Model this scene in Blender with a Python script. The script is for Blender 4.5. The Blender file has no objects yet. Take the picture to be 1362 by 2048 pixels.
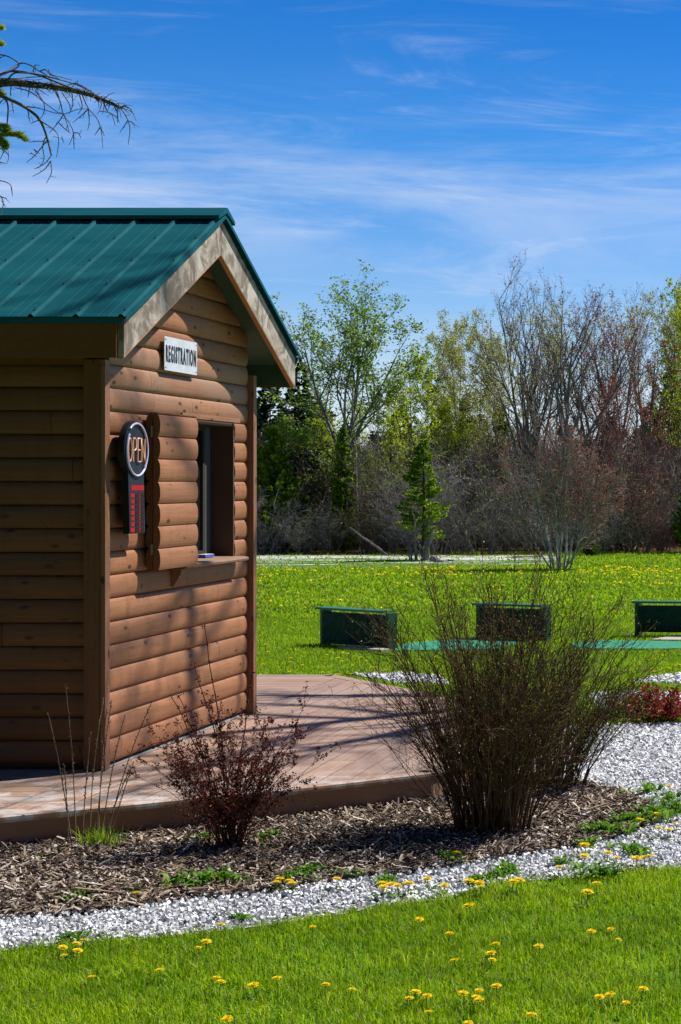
import bpy, math, random
import numpy as np
from mathutils import Vector

# ------------------------------------------------------------------ camera, sky, sun, exposure
F = 3440.0; CZ = 1.674; VX = 1680.0; HY = 963.0           # focal length in photo pixels, eye height, vanishing point
SC = bpy.context.scene; COL = SC.collection
cam_d = bpy.data.cameras.new('camera'); cam = bpy.data.objects.new('camera', cam_d); COL.objects.link(cam)
cam_d.sensor_fit = 'VERTICAL'; cam_d.sensor_height = 36; cam_d.lens = F / 2048 * 36
cam_d.shift_x = (681 - VX) / 2048; cam_d.shift_y = (HY - 1024) / 2048
cam_d.clip_start = 0.1; cam_d.clip_end = 4000
cam.location = (0, 0, CZ); cam.rotation_euler = (math.pi / 2, 0, 0)
SC.camera = cam
SUN_EL = math.radians(53); SUN_AZ = math.radians(51)       # azimuth from +Y towards +X
w = bpy.data.worlds.new('World'); SC.world = w; w.use_nodes = True
def build_world():
    nt = w.node_tree; N = nt.nodes; Lk = nt.links; N.clear()
    out = N.new('ShaderNodeOutputWorld'); bg = N.new('ShaderNodeBackground'); bg.inputs[1].default_value = 0.10
    sky = N.new('ShaderNodeTexSky'); sky.sky_type = 'NISHITA'; sky.sun_disc = False
    sky.sun_elevation = SUN_EL; sky.sun_rotation = SUN_AZ
    sky.air_density = 1.0; sky.dust_density = 0.0; sky.ozone_density = 3.0; sky.altitude = 300
    tc = N.new('ShaderNodeTexCoord'); sep = N.new('ShaderNodeSeparateXYZ'); Lk.new(tc.outputs['Generated'], sep.inputs[0])
    rmp = N.new('ShaderNodeValToRGB'); cr = rmp.color_ramp
    cr.elements[0].position = 0.0; cr.elements[0].color = (1.0, .95, 1.0, 1)
    cr.elements[1].position = 1.0; cr.elements[1].color = (.04, .09, .22, 1)
    for p, c in ((.06, (.72, .80, .97, 1)), (.12, (.42, .66, .96, 1)), (.19, (.19, .57, .97, 1)), (.27, (.07, .44, .90, 1)), (.42, (.07, .20, .45, 1))):
        e = cr.elements.new(p); e.color = c
    Lk.new(sep.outputs[2], rmp.inputs[0])
    mul = N.new('ShaderNodeMixRGB'); mul.blend_type = 'MULTIPLY'; mul.inputs[0].default_value = 1
    Lk.new(sky.outputs[0], mul.inputs[1]); Lk.new(rmp.outputs[0], mul.inputs[2])
    # thin cirrus: streaked noise over the dome
    def vec(sx, sy, sz, rx=0.0):
        m = N.new('ShaderNodeMapping'); m.inputs['Scale'].default_value = (sx, sy, sz); m.inputs['Rotation'].default_value = (0, rx, 0)
        Lk.new(tc.outputs['Generated'], m.inputs[0]); return m.outputs[0]
    def noise(v, scale, detail, rough, dist):
        n = N.new('ShaderNodeTexNoise'); n.inputs['Scale'].default_value = scale; n.inputs['Detail'].default_value = detail
        n.inputs['Roughness'].default_value = rough; n.inputs['Distortion'].default_value = dist; Lk.new(v, n.inputs['Vector']); return n.outputs[0]
    def ramp(v, a, b, hi=1.0):
        m = N.new('ShaderNodeMapRange'); m.inputs[1].default_value = a; m.inputs[2].default_value = b; m.inputs[4].default_value = hi
        m.interpolation_type = 'SMOOTHSTEP'; Lk.new(v, m.inputs[0]); return m.outputs[0]
    def math_(op, a, b):
        m = N.new('ShaderNodeMath'); m.operation = op
        for i, q in enumerate((a, b)):
            if isinstance(q, float): m.inputs[i].default_value = q
            else: Lk.new(q, m.inputs[i])
        return m.outputs[0]
    n1 = noise(vec(1.4, 1.4, 11, .05), 1.6, 10, .62, .9)
    n2 = noise(vec(1.9, 1.9, 14, .10), 2.4, 10, .66, 1.3)
    n3 = noise(vec(1, 1, 3), 1.3, 3, .5, 0)
    # band centre drifts with azimuth, strongest about nine degrees up
    zc = math_('ADD', sep.outputs[2], math_('MULTIPLY', n3, -.10))
    band = math_('MULTIPLY', ramp(zc, .03, .10), ramp(zc, .175, .11))
    body = math_('MULTIPLY', band, ramp(n1, .36, .66, .58))
    wisps = math_('MULTIPLY', ramp(n2, .50, .80, .45), ramp(zc, .30, .08))
    low = math_('MULTIPLY', ramp(zc, .06, -.05), ramp(n1, .3, .6, .55))
    tot = math_('MINIMUM', math_('ADD', math_('ADD', body, wisps), low), .85)
    mix = N.new('ShaderNodeMixRGB'); Lk.new(tot, mix.inputs[0]); Lk.new(mul.outputs[0], mix.inputs[1]); mix.inputs[2].default_value = (4.9, 5.7, 7.3, 1)
    Lk.new(mix.outputs[0], bg.inputs[0]); Lk.new(bg.outputs[0], out.inputs[0])
build_world()
sl = bpy.data.lights.new('sun', 'SUN'); sl.energy = 5.0; sl.angle = math.radians(.53); sl.color = (1, .95, .87)
so = bpy.data.objects.new('sun', sl); COL.objects.link(so)
sdir = Vector((math.sin(SUN_AZ) * math.cos(SUN_EL), math.cos(SUN_AZ) * math.cos(SUN_EL), math.sin(SUN_EL)))
so.rotation_euler = sdir.to_track_quat('Z', 'Y').to_euler(); so.location = (10, 8, 15)
SC.view_settings.view_transform = 'Standard'; SC.view_settings.look = 'None'
SC.view_settings.exposure = 0.4; SC.view_settings.gamma = 1
SC.render.engine = 'CYCLES'; SC.cycles.max_bounces = 6; SC.cycles.diffuse_bounces = 2; SC.cycles.transparent_max_bounces = 6

# ------------------------------------------------------------------ helpers
def G(px, py, z=0.0):
    Y = F * (CZ - z) / (py - HY); return np.array([(px - VX) * Y / F, Y, z])
def P(px, py, Y):
    return np.array([(px - VX) * Y / F, Y, CZ - (py - HY) * Y / F])
def A(*a): return np.array(a, float)

class MB:
    def __init__(s): s.v = []; s.f = {}; s.n = 0
    def add(s, V, Fc, m=0):
        V = np.asarray(V, float).reshape(-1, 3); Fc = np.asarray(Fc, np.int64)
        if Fc.ndim < 2: return
        s.v.append(V); s.f.setdefault((Fc.shape[1], m), []).append(Fc + s.n); s.n += len(V)
    def box(s, c, d, m=0, R=None):
        x, y, z = np.array(d) / 2
        V = A(*[(a, b, e) for a in (-x, x) for b in (-y, y) for e in (-z, z)])
        if R is not None: V = V @ R.T
        s.add(V + np.array(c), [(0, 1, 3, 2), (4, 6, 7, 5), (0, 4, 5, 1), (2, 3, 7, 6), (0, 2, 6, 4), (1, 5, 7, 3)], m)
    def box2(s, a, b, m=0):
        a = np.array(a, float); b = np.array(b, float); s.box((a + b) / 2, np.abs(b - a), m)
    def prism(s, poly, off, m=0):
        P0 = np.array(poly, float); n = len(P0); P1 = P0 + np.array(off)
        s.add(np.vstack([P0, P1]), [(i, (i + 1) % n, n + (i + 1) % n, n + i) for i in range(n)], m)
        s.add(P0[::-1], [tuple(range(n))], m); s.add(P1, [tuple(range(n))], m)
    def tube(s, pts, r, k=5, m=0, cap=False):
        pts = np.asarray(pts, float); n = len(pts)
        r = np.full(n, r, float) if np.isscalar(r) else np.asarray(r, float)
        t = np.empty_like(pts); t[1:-1] = pts[2:] - pts[:-2]; t[0] = pts[1] - pts[0]; t[-1] = pts[-1] - pts[-2]
        t /= np.linalg.norm(t, axis=1, keepdims=True) + 1e-12
        ref = np.eye(3)[int(np.argmin(np.abs(t).max(0)))]
        a = np.cross(t, ref); a /= np.linalg.norm(a, axis=1, keepdims=True) + 1e-12; b = np.cross(t, a)
        th = np.arange(k) * 2 * math.pi / k
        V = pts[:, None] + r[:, None, None] * (np.cos(th)[None, :, None] * a[:, None] + np.sin(th)[None, :, None] * b[:, None])
        i = np.arange(n - 1)[:, None] * k; j = np.arange(k)[None]; j2 = (j + 1) % k
        Fc = np.stack([i + j, i + j2, i + k + j2, i + k + j], -1).reshape(-1, 4)
        s.add(V.reshape(-1, 3), Fc, m)
        if cap:
            s.add(V[0][::-1], [tuple(range(k))], m); s.add(V[-1], [tuple(range(k))], m)
    def build(s, name, mats, parent=None, smooth=False, col=None):
        me = bpy.data.meshes.new(name)
        V = np.vstack(s.v); me.vertices.add(len(V)); me.vertices.foreach_set('co', V.ravel())
        loops = []; tot = []; mi = []
        for (k, m), L in s.f.items():
            a = np.vstack(L); loops.append(a.ravel()); tot.append(np.full(len(a), k)); mi.append(np.full(len(a), m))
        loops = np.concatenate(loops); tot = np.concatenate(tot); mi = np.concatenate(mi)
        me.loops.add(len(loops)); me.loops.foreach_set('vertex_index', loops.astype(np.int32))
        me.polygons.add(len(tot)); st = np.concatenate([[0], np.cumsum(tot)[:-1]])
        me.polygons.foreach_set('loop_start', st.astype(np.int32)); me.polygons.foreach_set('loop_total', tot.astype(np.int32))
        me.polygons.foreach_set('material_index', mi.astype(np.int32))
        me.polygons.foreach_set('use_smooth', np.full(len(tot), smooth))
        me.update(calc_edges=True)
        if not isinstance(mats, (list, tuple)): mats = [mats]
        for q in mats: me.materials.append(q)
        o = bpy.data.objects.new(name, me); COL.objects.link(o)
        if parent is not None: o.parent = parent
        return o
def tag(o, label=None, cat=None, group=None, kind=None):
    if label: o['label'] = label
    if cat: o['category'] = cat
    if group: o['group'] = group
    if kind: o['kind'] = kind
    return o
def thing(name, label, cat, loc=(0, 0, 0), group=None, rz=0.0):
    o = bpy.data.objects.new(name, None); COL.objects.link(o); o.location = loc; o.rotation_euler = (0, 0, rz); o.empty_display_size = .2
    return tag(o, label, cat, group)
def dup(root, loc, rz=0.0, sc=1.0, label=None, group=None):
    r = root.copy(); COL.objects.link(r); r.location = loc; r.rotation_euler = (0, 0, rz)
    r.scale = (sc, sc, sc) if np.isscalar(sc) else sc
    if label: r['label'] = label
    if group: r['group'] = group
    for ch in root.children:
        c = ch.copy(); COL.objects.link(c); c.parent = r
        for g in ch.children:
            d = g.copy(); COL.objects.link(d); d.parent = c
    return r

# ------------------------------------------------------------------ materials
def newmat(name):
    m = bpy.data.materials.new(name); m.use_nodes = True; nt = m.node_tree
    return m, nt.nodes, nt.links, nt.nodes['Principled BSDF']
class NB:
    """tiny node helper"""
    def __init__(s, N, L): s.N = N; s.L = L
    def _set(s, sock, v):
        if isinstance(v, (int, float)): sock.default_value = v
        elif isinstance(v, tuple): sock.default_value = v if len(v) == len(sock.default_value) else v + (1,)
        else: s.L.new(v, sock)
    def coord(s, scale=(1, 1, 1), rot=(0, 0, 0), kind='Object'):
        t = s.N.new('ShaderNodeTexCoord'); m = s.N.new('ShaderNodeMapping'); m.inputs['Scale'].default_value = scale; m.inputs['Rotation'].default_value = rot
        s.L.new(t.outputs[kind], m.inputs[0]); return m.outputs[0]
    def world(s, scale=(1, 1, 1)):
        t = s.N.new('ShaderNodeNewGeometry'); m = s.N.new('ShaderNodeMapping'); m.inputs['Scale'].default_value = scale
        s.L.new(t.outputs['Position'], m.inputs[0]); return m.outputs[0]
    def noise(s, v, scale=1., detail=4., rough=.55, dist=0.):
        n = s.N.new('ShaderNodeTexNoise'); n.inputs['Scale'].default_value = scale; n.inputs['Detail'].default_value = detail
        n.inputs['Roughness'].default_value = rough; n.inputs['Distortion'].default_value = dist
        if v is not None: s.L.new(v, n.inputs['Vector'])
        return n.outputs[0]
    def voro(s, v, scale, out='Distance', feat='F1'):
        n = s.N.new('ShaderNodeTexVoronoi'); n.feature = feat; n.inputs['Scale'].default_value = scale; s.L.new(v, n.inputs['Vector']); return n.outputs[out]
    def rng(s, v, a, b, lo=0., hi=1.):
        m = s.N.new('ShaderNodeMapRange'); m.inputs[1].default_value = a; m.inputs[2].default_value = b; m.inputs[3].default_value = lo; m.inputs[4].default_value = hi
        s.L.new(v, m.inputs[0]); return m.outputs[0]
    def ramp(s, v, stops):
        r = s.N.new('ShaderNodeValToRGB'); cr = r.color_ramp
        while len(cr.elements) < len(stops): cr.elements.new(.5)
        for e, (p, c) in zip(cr.elements, stops): e.position = p; e.color = c + (1,)
        s.L.new(v, r.inputs[0]); return r.outputs[0]
    def mix(s, f, a, b, mode='MIX'):
        m = s.N.new('ShaderNodeMixRGB'); m.blend_type = mode; s._set(m.inputs[0], f); s._set(m.inputs[1], a); s._set(m.inputs[2], b); return m.outputs[0]
    def math(s, op, a, b=0.):
        m = s.N.new('ShaderNodeMath'); m.operation = op; s._set(m.inputs[0], a); s._set(m.inputs[1], b); return m.outputs[0]
    def island(s): return s.N.new('ShaderNodeNewGeometry').outputs['Random Per Island']
    def sep(s, v, i):
        n = s.N.new('ShaderNodeSeparateXYZ'); s.L.new(v, n.inputs[0]); return n.outputs[i]
    def bump(s, h, strength, dist, bsdf):
        b = s.N.new('ShaderNodeBump'); b.inputs['Strength'].default_value = strength; b.inputs['Distance'].default_value = dist
        s.L.new(h, b.inputs['Height']); s.L.new(b.outputs[0], bsdf.inputs['Normal'])
def simple(name, c, rough=.6, metal=0., var=.12, scale=20., spec=.5):
    m, N, L, B = newmat(name); n = NB(N, L); v = n.noise(n.coord(), scale, 5, .6)
    lo = tuple(x * (1 - var) for x in c); hi = tuple(min(1, x * (1 + var)) for x in c)
    L.new(n.ramp(v, [(.3, lo), (.7, hi)]), B.inputs['Base Color']); B.inputs['Roughness'].default_value = rough; B.inputs['Metallic'].default_value = metal
    B.inputs['Specular IOR Level'].default_value = spec
    return m
def m_leaf(name, stops, trans=.45, rough=.5, gloss=.25):
    """leaf colour differs from leaf to leaf; some light passes through"""
    m, N, L, B = newmat(name); n = NB(N, L); c = n.ramp(n.island(), stops)
    L.new(c, B.inputs['Base Color']); B.inputs['Roughness'].default_value = rough; B.inputs['Specular IOR Level'].default_value = gloss
    t = N.new('ShaderNodeBsdfTranslucent'); L.new(n.mix(1., c, (1.15, 1.2, .7), 'MULTIPLY'), t.inputs[0])
    x = N.new('ShaderNodeMixShader'); x.inputs[0].default_value = trans
    L.new(B.outputs[0], x.inputs[1]); L.new(t.outputs[0], x.inputs[2]); L.new(x.outputs[0], N['Material Output'].inputs[0])
    return m
def m_siding(name, axis, base=(.325, .144, .066), weather=0.0):
    m, N, L, B = newmat(name); n = NB(N, L)
    sc = [1., 1., 1.]; st = list(sc)
    st[axis] = .35; st = tuple(x * 1. for x in st)
    g = n.noise(n.coord(tuple(1.2 if i == axis else 26. for i in range(3))), 2.2, 8, .62, .4)
    big = n.noise(n.coord(tuple(1.0 if i == axis else 5. for i in range(3))), 1.4, 4, .6)
    isl = n.island()
    c = n.ramp(g, [(.28, tuple(x * .72 for x in base)), (.5, base), (.75, tuple(min(1, x * 1.16) for x in base))])
    c = n.mix(.8, c, n.ramp(isl, [(0., (.74, .72, .70)), (.5, (1., .98, .96)), (1., (1.2, 1.16, 1.12))]), 'MULTIPLY')
    vs_ = n.noise(n.world((9, 9, .8)), 1.3, 5, .65); c = n.mix(n.rng(vs_, .52, .72, 0., .45), c, tuple(x * .55 for x in base)); c = n.mix(n.rng(vs_, .45, .3, 0., .3), c, tuple(min(1, x * 1.35) for x in base))
    if weather:   # sun-bleached planks below the gable
        zz = n.sep(n.world(), 2)
        wf = n.math('MULTIPLY', n.rng(zz, 2.02, 2.2, 0., 1.), n.rng(big, .36, .6, .25, 1.))
        wf = n.math('MULTIPLY', wf, n.rng(zz, 2.5, 2.36, 0., 1.))
        c = n.mix(n.math('MULTIPLY', wf, weather), c, (.34, .235, .165))
    c = n.mix(n.rng(big, .35, .7, 0., .35), c, tuple(x * .7 for x in base))
    kv = n.coord(tuple(4.3 if i == axis else 9.0 for i in range(3)))
    kd = n.voro(kv, 1.25); kn = n.noise(n.coord((30, 30, 30)), 2., 3)
    kd = n.math('ADD', kd, n.math('MULTIPLY', kn, .10))
    c = n.mix(n.rng(kd, .22, .14, 0., .88), c, (.045, .02, .012))
    sp = n.voro(n.coord(tuple(14. if i == axis else 22. for i in range(3))), 1.6); c = n.mix(n.rng(sp, .13, .08, 0., .7), c, (.05, .025, .015))
    cv = n.voro(n.coord(tuple(5.5 if i == axis else 2.2 for i in range(3)), (.2, .25, .1)), 2.1, 'Distance', 'DISTANCE_TO_EDGE')
    crk = n.math('MULTIPLY', n.rng(cv, .012, .004, 0., 1.), n.rng(n.noise(n.coord((3, 3, 3)), 2.3, 2), .6, .66, 0., 1.))
    c = n.mix(n.math('MULTIPLY', crk, .8), c, (.03, .015, .01))
    L.new(c, B.inputs['Base Color']); B.inputs['Roughness'].default_value = .62; B.inputs['Specular IOR Level'].default_value = .3
    n.bump(g, .25, .004, B); return m
def m_weather(name, along):
    m, N, L, B = newmat(name); n = NB(N, L)
    g = n.noise(n.coord((6, 1.5, 1.5)), 3., 9, .65, .8); big = n.noise(n.coord((1, 1, 1)), 5.5, 5, .65, 1.2)
    c = n.ramp(g, [(.3, (.26, .205, .15)), (.48, (.42, .37, .305)), (.7, (.55, .51, .46))])
    c = n.mix(n.rng(big, .46, .58, 0., .85), c, (.15, .11, .08))
    kd = n.math('ADD', n.voro(n.coord((1, 1.1, 2.3)), 3.4), n.math('MULTIPLY', n.noise(n.coord((1, 1, 1)), 14., 3), .12))
    c = n.mix(n.rng(kd, .2, .11, 0., .9), c, (.05, .028, .015))
    dr = n.noise(n.coord((1, 26, 1.4)), 1., 3, .6); c = n.mix(n.rng(dr, .58, .75, 0., .5), c, (.13, .09, .06))
    L.new(c, B.inputs['Base Color']); B.inputs['Roughness'].default_value = .8; n.bump(g, .3, .004, B); return m
def m_deck(name, axis):
    m, N, L, B = newmat(name); n = NB(N, L)
    g = n.noise(n.coord(tuple(1.4 if i == axis else 30. for i in range(3))), 2.4, 8, .65, .3)
    big = n.noise(n.world((1, 1, 1)), 1.3, 5, .6, .6)
    base = (.34, .215, .15)
    c = n.ramp(g, [(.28, (.24, .14, .095)), (.5, base), (.72, (.45, .31, .245))])
    c = n.mix(.6, c, n.ramp(n.island(), [(0., (.78, .76, .76)), (1., (1.15, 1.15, 1.15))]), 'MULTIPLY')
    c = n.mix(n.rng(big, .45, .7, 0., .55), c, (.37, .29, .25))
    # foot-worn, greyed boards towards the front edge
    y = n.sep(n.world(), 1); wear = n.noise(n.world((3.2, 5, 1)), 1.7, 6, .7, .8)
    f = n.math('MULTIPLY', n.rng(wear, .47, .60, 0., .85), n.rng(y, 9.2, 8.3, .12, 1.))
    c = n.mix(f, c, (.56, .53, .52))
    L.new(c, B.inputs['Base Color']); B.inputs['Roughness'].default_value = .6; n.bump(g, .35, .004, B); return m
def m_roof():
    m, N, L, B = newmat('green_roof_paint'); n = NB(N, L)
    v = n.noise(n.world((1, 3, 3)), 1.6, 6, .6); c = n.ramp(v, [(.3, (.005, .082, .108)), (.7, (.012, .110, .135))])
    st = n.noise(n.world((38, 1, 1)), 1., 4, .6); c = n.mix(n.rng(st, .5, .75, 0., .25), c, (.012, .10, .12))
    L.new(c, B.inputs['Base Color']); B.inputs['Roughness'].default_value = .6; B.inputs['Specular IOR Level'].default_value = .03; n.bump(v, .12, .02, B); return m
def m_bark(name, dark, lite, scale=14.):
    m, N, L, B = newmat(name); n = NB(N, L); v = n.noise(n.world((scale, scale, scale * .35)), 1., 5, .65)
    c = n.ramp(v, [(.35, dark), (.65, lite)]); c = n.mix(.5, c, n.ramp(n.island(), [(0., (.7, .7, .7)), (1., (1.25, 1.2, 1.2))]), 'MULTIPLY')
    L.new(c, B.inputs['Base Color']); B.inputs['Roughness'].default_value = .85; B.inputs['Specular IOR Level'].default_value = .2; return m
M = {}
M['sid_y'] = m_siding('log_siding_gable', 1, weather=.75); M['sid_x'] = m_siding('log_siding_side_shaded', 0, base=(.15, .066, .027))  # side wall copy is darker: shade of that face put into its colour
M['shut'] = m_siding('log_siding_shutter', 1, base=(.335, .148, .070))
M['trim'] = m_siding('stained_trim', 2, base=(.26, .125, .068)); M['fascia'] = simple('fascia_stain_shaded', (.15, .062, .018), .7, spec=.15)  # brown fascia stain, deepened to paint in the shade under the eave
M['rake'] = m_weather('weathered_board', 1); M['roof'] = m_roof(); M['soffit'] = simple('soffit_green', (.045, .105, .06), .6)
M['screw'] = simple('roof_screw', (.02, .05, .05), .4); M['dk'] = m_deck('deck_boards_depth', 1); M['dx'] = m_deck('deck_boards_across', 0)
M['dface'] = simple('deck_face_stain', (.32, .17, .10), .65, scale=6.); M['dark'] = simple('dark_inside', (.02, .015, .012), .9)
M['orange'] = simple('fresh_cut_edge', (.42, .19, .07), .7); M['jamb'] = simple('dark_jamb_stain', (.085, .042, .022), .6); M['panel'] = simple('grey_panel', (.06, .06, .06), .6); M['white'] = simple('white_vinyl', (.55, .55, .56), .45); M['metal'] = simple('hinge_metal', (.3, .26, .2), .4, .8)
M['flash'] = simple('base_flashing', (.30, .31, .33), .5)
def glassmat():
    m, N, L, B = newmat('window_glass'); B.inputs['Base Color'].default_value = (.01, .012, .012, 1); B.inputs['Roughness'].default_value = .03; B.inputs['Specular IOR Level'].default_value = .9
    n = NB(N, L); n.bump(n.noise(n.coord(), 3., 2), .02, .01, B); return m
M['glass'] = glassmat()

# ------------------------------------------------------------------ the cabin
WX = -3.851; YN, YF = 9.0, 11.2; YM = 10.1; DZ = .165; RX = -3.632; HALF = 1.37; SL = .521
RID = 3.21; EX = .1235; WESTX = -7.6
cab = thing('registration_cabin', 'small brown log-sided cabin with green metal roof standing on the wooden deck', 'cabin', (WX, YN, DZ))
def cb(mb, name, mat, smooth=False, parent=None, label=None):
    o = mb.build(name, mat, None, smooth); p = parent or cab
    o.location = -Vector((WX, YN, DZ)) if parent is None else (0, 0, 0)
    if parent is not None: o.location = (0, 0, 0)
    o.parent = p
    if label: o['label'] = label
    return o
NSEG = 12
def log_profile(z0, h, bulge):
    t = np.concatenate([[0, .018], np.linspace(.05, .95, NSEG - 3), [.982, 1]]); d = bulge * (1 - np.abs(2 * t - 1) ** 2.1) ** .62
    d[0] = -.012; d[-1] = -.012; d[1] = .001; d[-2] = .001
    return z0 + t * h, d
def roof_under(z):   # y range of the gable at height z
    top = RID - .06
    dy = (top - z) / SL
    return max(YN, YM - dy), min(YF, YM + dy)
rs = random.Random(5)
def gable_siding():
    mb = MB(); z0 = DZ - EX * .2; k = 0
    while True:
        zb = CZ + EX * (k - 12); k += 1
        if zb + EX < DZ: continue
        if zb > RID - .1: break
        zs, d = log_profile(zb, EX, .017)
        keep = zs >= DZ + .015
        zs = zs[keep]; d = d[keep]
        spans = [(YN + .035, YF - .06)]
        zc = zb + EX / 2
        if 1.18 < zc < 2.045: spans = [(YN + .035, 10.06), (10.905, YF - .06)]
        parts = []
        for a, b in spans:
            if b - a > 1.2 and rs.random() < .75:
                j = a + (b - a) * rs.uniform(.25, .8); parts += [(a, j - .0015), (j + .0015, b)]
            else: parts.append((a, b))
        for a, b in parts:
            V = []
            for z, q in zip(zs, d):
                ya, yb = roof_under(z); V += [(WX + q, max(a, ya), z), (WX + q, min(b, max(yb, a)), z)]
            V = np.array(V)
            bad = V[0::2, 1] >= V[1::2, 1] - .002
            V[1::2, 1] = np.where(bad, V[0::2, 1], V[1::2, 1])
            if V[0, 1] >= V[1, 1] - .02: continue
            n = len(zs)
            mb.add(V, [(2 * i, 2 * i + 1, 2 * i + 3, 2 * i + 2) for i in range(n - 1)])
            # end grain caps
            for s_, e in ((0, 1), (1, -1)):
                E = V[s_::2]; Bk = E.copy(); Bk[:, 0] = WX - .01
                mb.add(np.vstack([E, Bk]), [(i, i + 1, n + i + 1, n + i)[::e] for i in range(n - 1)])
    return mb
cb(gable_siding(), 'gable_siding', M['sid_y'], True)
def side_siding():
    mb = MB(); k = 0
    while True:
        zb = CZ + EX * (k - 13); k += 1
        if zb > 2.36: break
        if zb + EX < DZ + .02: continue
        zs, d = log_profile(zb, EX, .017); kp = zs > DZ + .02; zs = zs[kp]; d = d[kp]; n = len(zs)
        xs = sorted([WESTX, WX - .09] + ([rs.uniform(-4.6, -4.0)] if rs.random() < .3 else []) + [rs.uniform(-7, -5)])
        for a, b in zip(xs[:-1], xs[1:]):
            V = np.array([p for z, q in zip(zs, d) for p in ((a + .0015, YN + .0 - q + .012, z), (b - .0015, YN - q + .012, z))])
            mb.add(V, [(2 * i + 1, 2 * i, 2 * i + 2, 2 * i + 3)[::-1] for i in range(n - 1)])
    return mb
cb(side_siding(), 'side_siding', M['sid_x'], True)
# backing walls (with the window opening) and the dark room behind
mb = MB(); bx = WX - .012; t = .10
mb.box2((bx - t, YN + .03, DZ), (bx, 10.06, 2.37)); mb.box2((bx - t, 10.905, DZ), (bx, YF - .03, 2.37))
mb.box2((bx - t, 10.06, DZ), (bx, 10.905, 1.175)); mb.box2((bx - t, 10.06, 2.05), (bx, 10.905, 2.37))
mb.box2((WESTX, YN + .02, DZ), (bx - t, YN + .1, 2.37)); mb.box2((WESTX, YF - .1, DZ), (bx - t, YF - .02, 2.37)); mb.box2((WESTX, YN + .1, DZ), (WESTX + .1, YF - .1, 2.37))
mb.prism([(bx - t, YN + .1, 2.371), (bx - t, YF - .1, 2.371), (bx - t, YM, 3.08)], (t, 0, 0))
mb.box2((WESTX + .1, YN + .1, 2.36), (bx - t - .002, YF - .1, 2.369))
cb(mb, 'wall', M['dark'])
M['dtrim'] = m_siding('stained_trim_shaded', 2, base=(.15, .064, .026))  # darker copy of the trim, shade of the side face painted in
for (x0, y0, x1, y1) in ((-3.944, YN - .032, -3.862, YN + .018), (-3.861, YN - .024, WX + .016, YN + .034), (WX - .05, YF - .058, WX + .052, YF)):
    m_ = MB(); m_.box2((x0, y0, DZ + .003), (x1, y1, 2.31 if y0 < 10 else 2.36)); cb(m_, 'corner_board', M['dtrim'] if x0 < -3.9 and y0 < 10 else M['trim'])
mb = MB(); mb.box2((WX - .01, YN + .036, DZ + .001), (WX + .004, YF - .06, DZ + .010)); cb(mb, 'base_flashing', M['flash'])
# roof: ribbed sheets, ridge cap, screws, deck slab below, fascias, rake boards
def roof_sheet(side):
    mb = MB(); x1 = RX + .028; x0 = WESTX - .25
    prof = []; x = x1 - .010
    prof.append((x1, -.022)); prof.append((x1 - .001, .0))
    ribs = []
    while x > x0:
        prof += [(x, 0), (x - .009, .014), (x - .021, .014), (x - .032, 0)]; ribs.append(x - .013)
        for mstep in (.082, .094, .135, .147): prof += [(x - mstep - .0, 0), (x - mstep - .004, .0020), (x - mstep - .008, 0)] if mstep in (.082, .135) else []
        x -= .2286
    prof.append((x0, 0))
    dirY = -1 if side == 0 else 1
    cs = math.cos(math.atan(SL)); sn = math.sin(math.atan(SL)); top0 = RID + .034
    L0, L1 = .012, (HALF + .045) / cs
    V = []
    K = 10
    for i in range(K + 1):
        s_ = L0 + (L1 - L0) * i / K
        for (px, h) in prof:
            V.append((px, YM + dirY * (s_ * cs + h * sn), top0 - s_ * sn + h * cs))
    n = len(prof)
    Fc = [(i * n + j, i * n + j + 1, (i + 1) * n + j + 1, (i + 1) * n + j) for i in range(K) for j in range(n - 1)]
    if side == 0: Fc = [f[::-1] for f in Fc]
    mb.add(V, Fc)
    # screws on the ribs
    for rx_ in ribs:
        for s_ in np.arange(.10, L1, .36):
            c = np.array((rx_ + .002, YM + dirY * (s_ * cs + .018 * sn), top0 - s_ * sn + .018 * cs))
            th = np.arange(6) * math.pi / 3
            ring = c + np.stack([np.cos(th) * .0065, np.sin(th) * .0065, 0 * th], 1); tip = c + A(0, dirY * .006, .010)
            mb.add(np.vstack([ring, tip]), [(q, (q + 1) % 6, 6) for q in range(6)], 1)
    return mb
for sd in (0, 1): cb(roof_sheet(sd), 'roof_sheet', [M['roof'], M['screw']])
mb = MB(); cs = math.cos(math.atan(SL)); sn = math.sin(math.atan(SL))
for dY in (-1, 1):
    zt = RID + .070
    prof = [(0, zt), (dY * .012, zt), (dY * .012 + dY * .135 * cs, zt - .135 * sn), (dY * .012 + dY * .138 * cs, zt - .135 * sn - .022), (0, zt - .03)]
    mb.prism([(WESTX - .27, YM + y, z) for y, z in prof][::(1 if dY > 0 else -1)], (RX + .034 - WESTX + .27, 0, 0))
cb(mb, 'ridge_cap', M['roof'])
mb = MB()      # sheathing seen from below, green
for dY in (-1, 1):
    pr = [(0, RID - .003), (dY * HALF, RID - .003 - HALF * SL), (dY * HALF, RID - .055 - HALF * SL), (0, RID - .055)]
    mb.prism([(WESTX - .2, YM + y, z) for y, z in pr][::(1 if dY > 0 else -1)], (RX - .032 - WESTX + .2, 0, 0))
cb(mb, 'soffit', M['soffit'])
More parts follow.
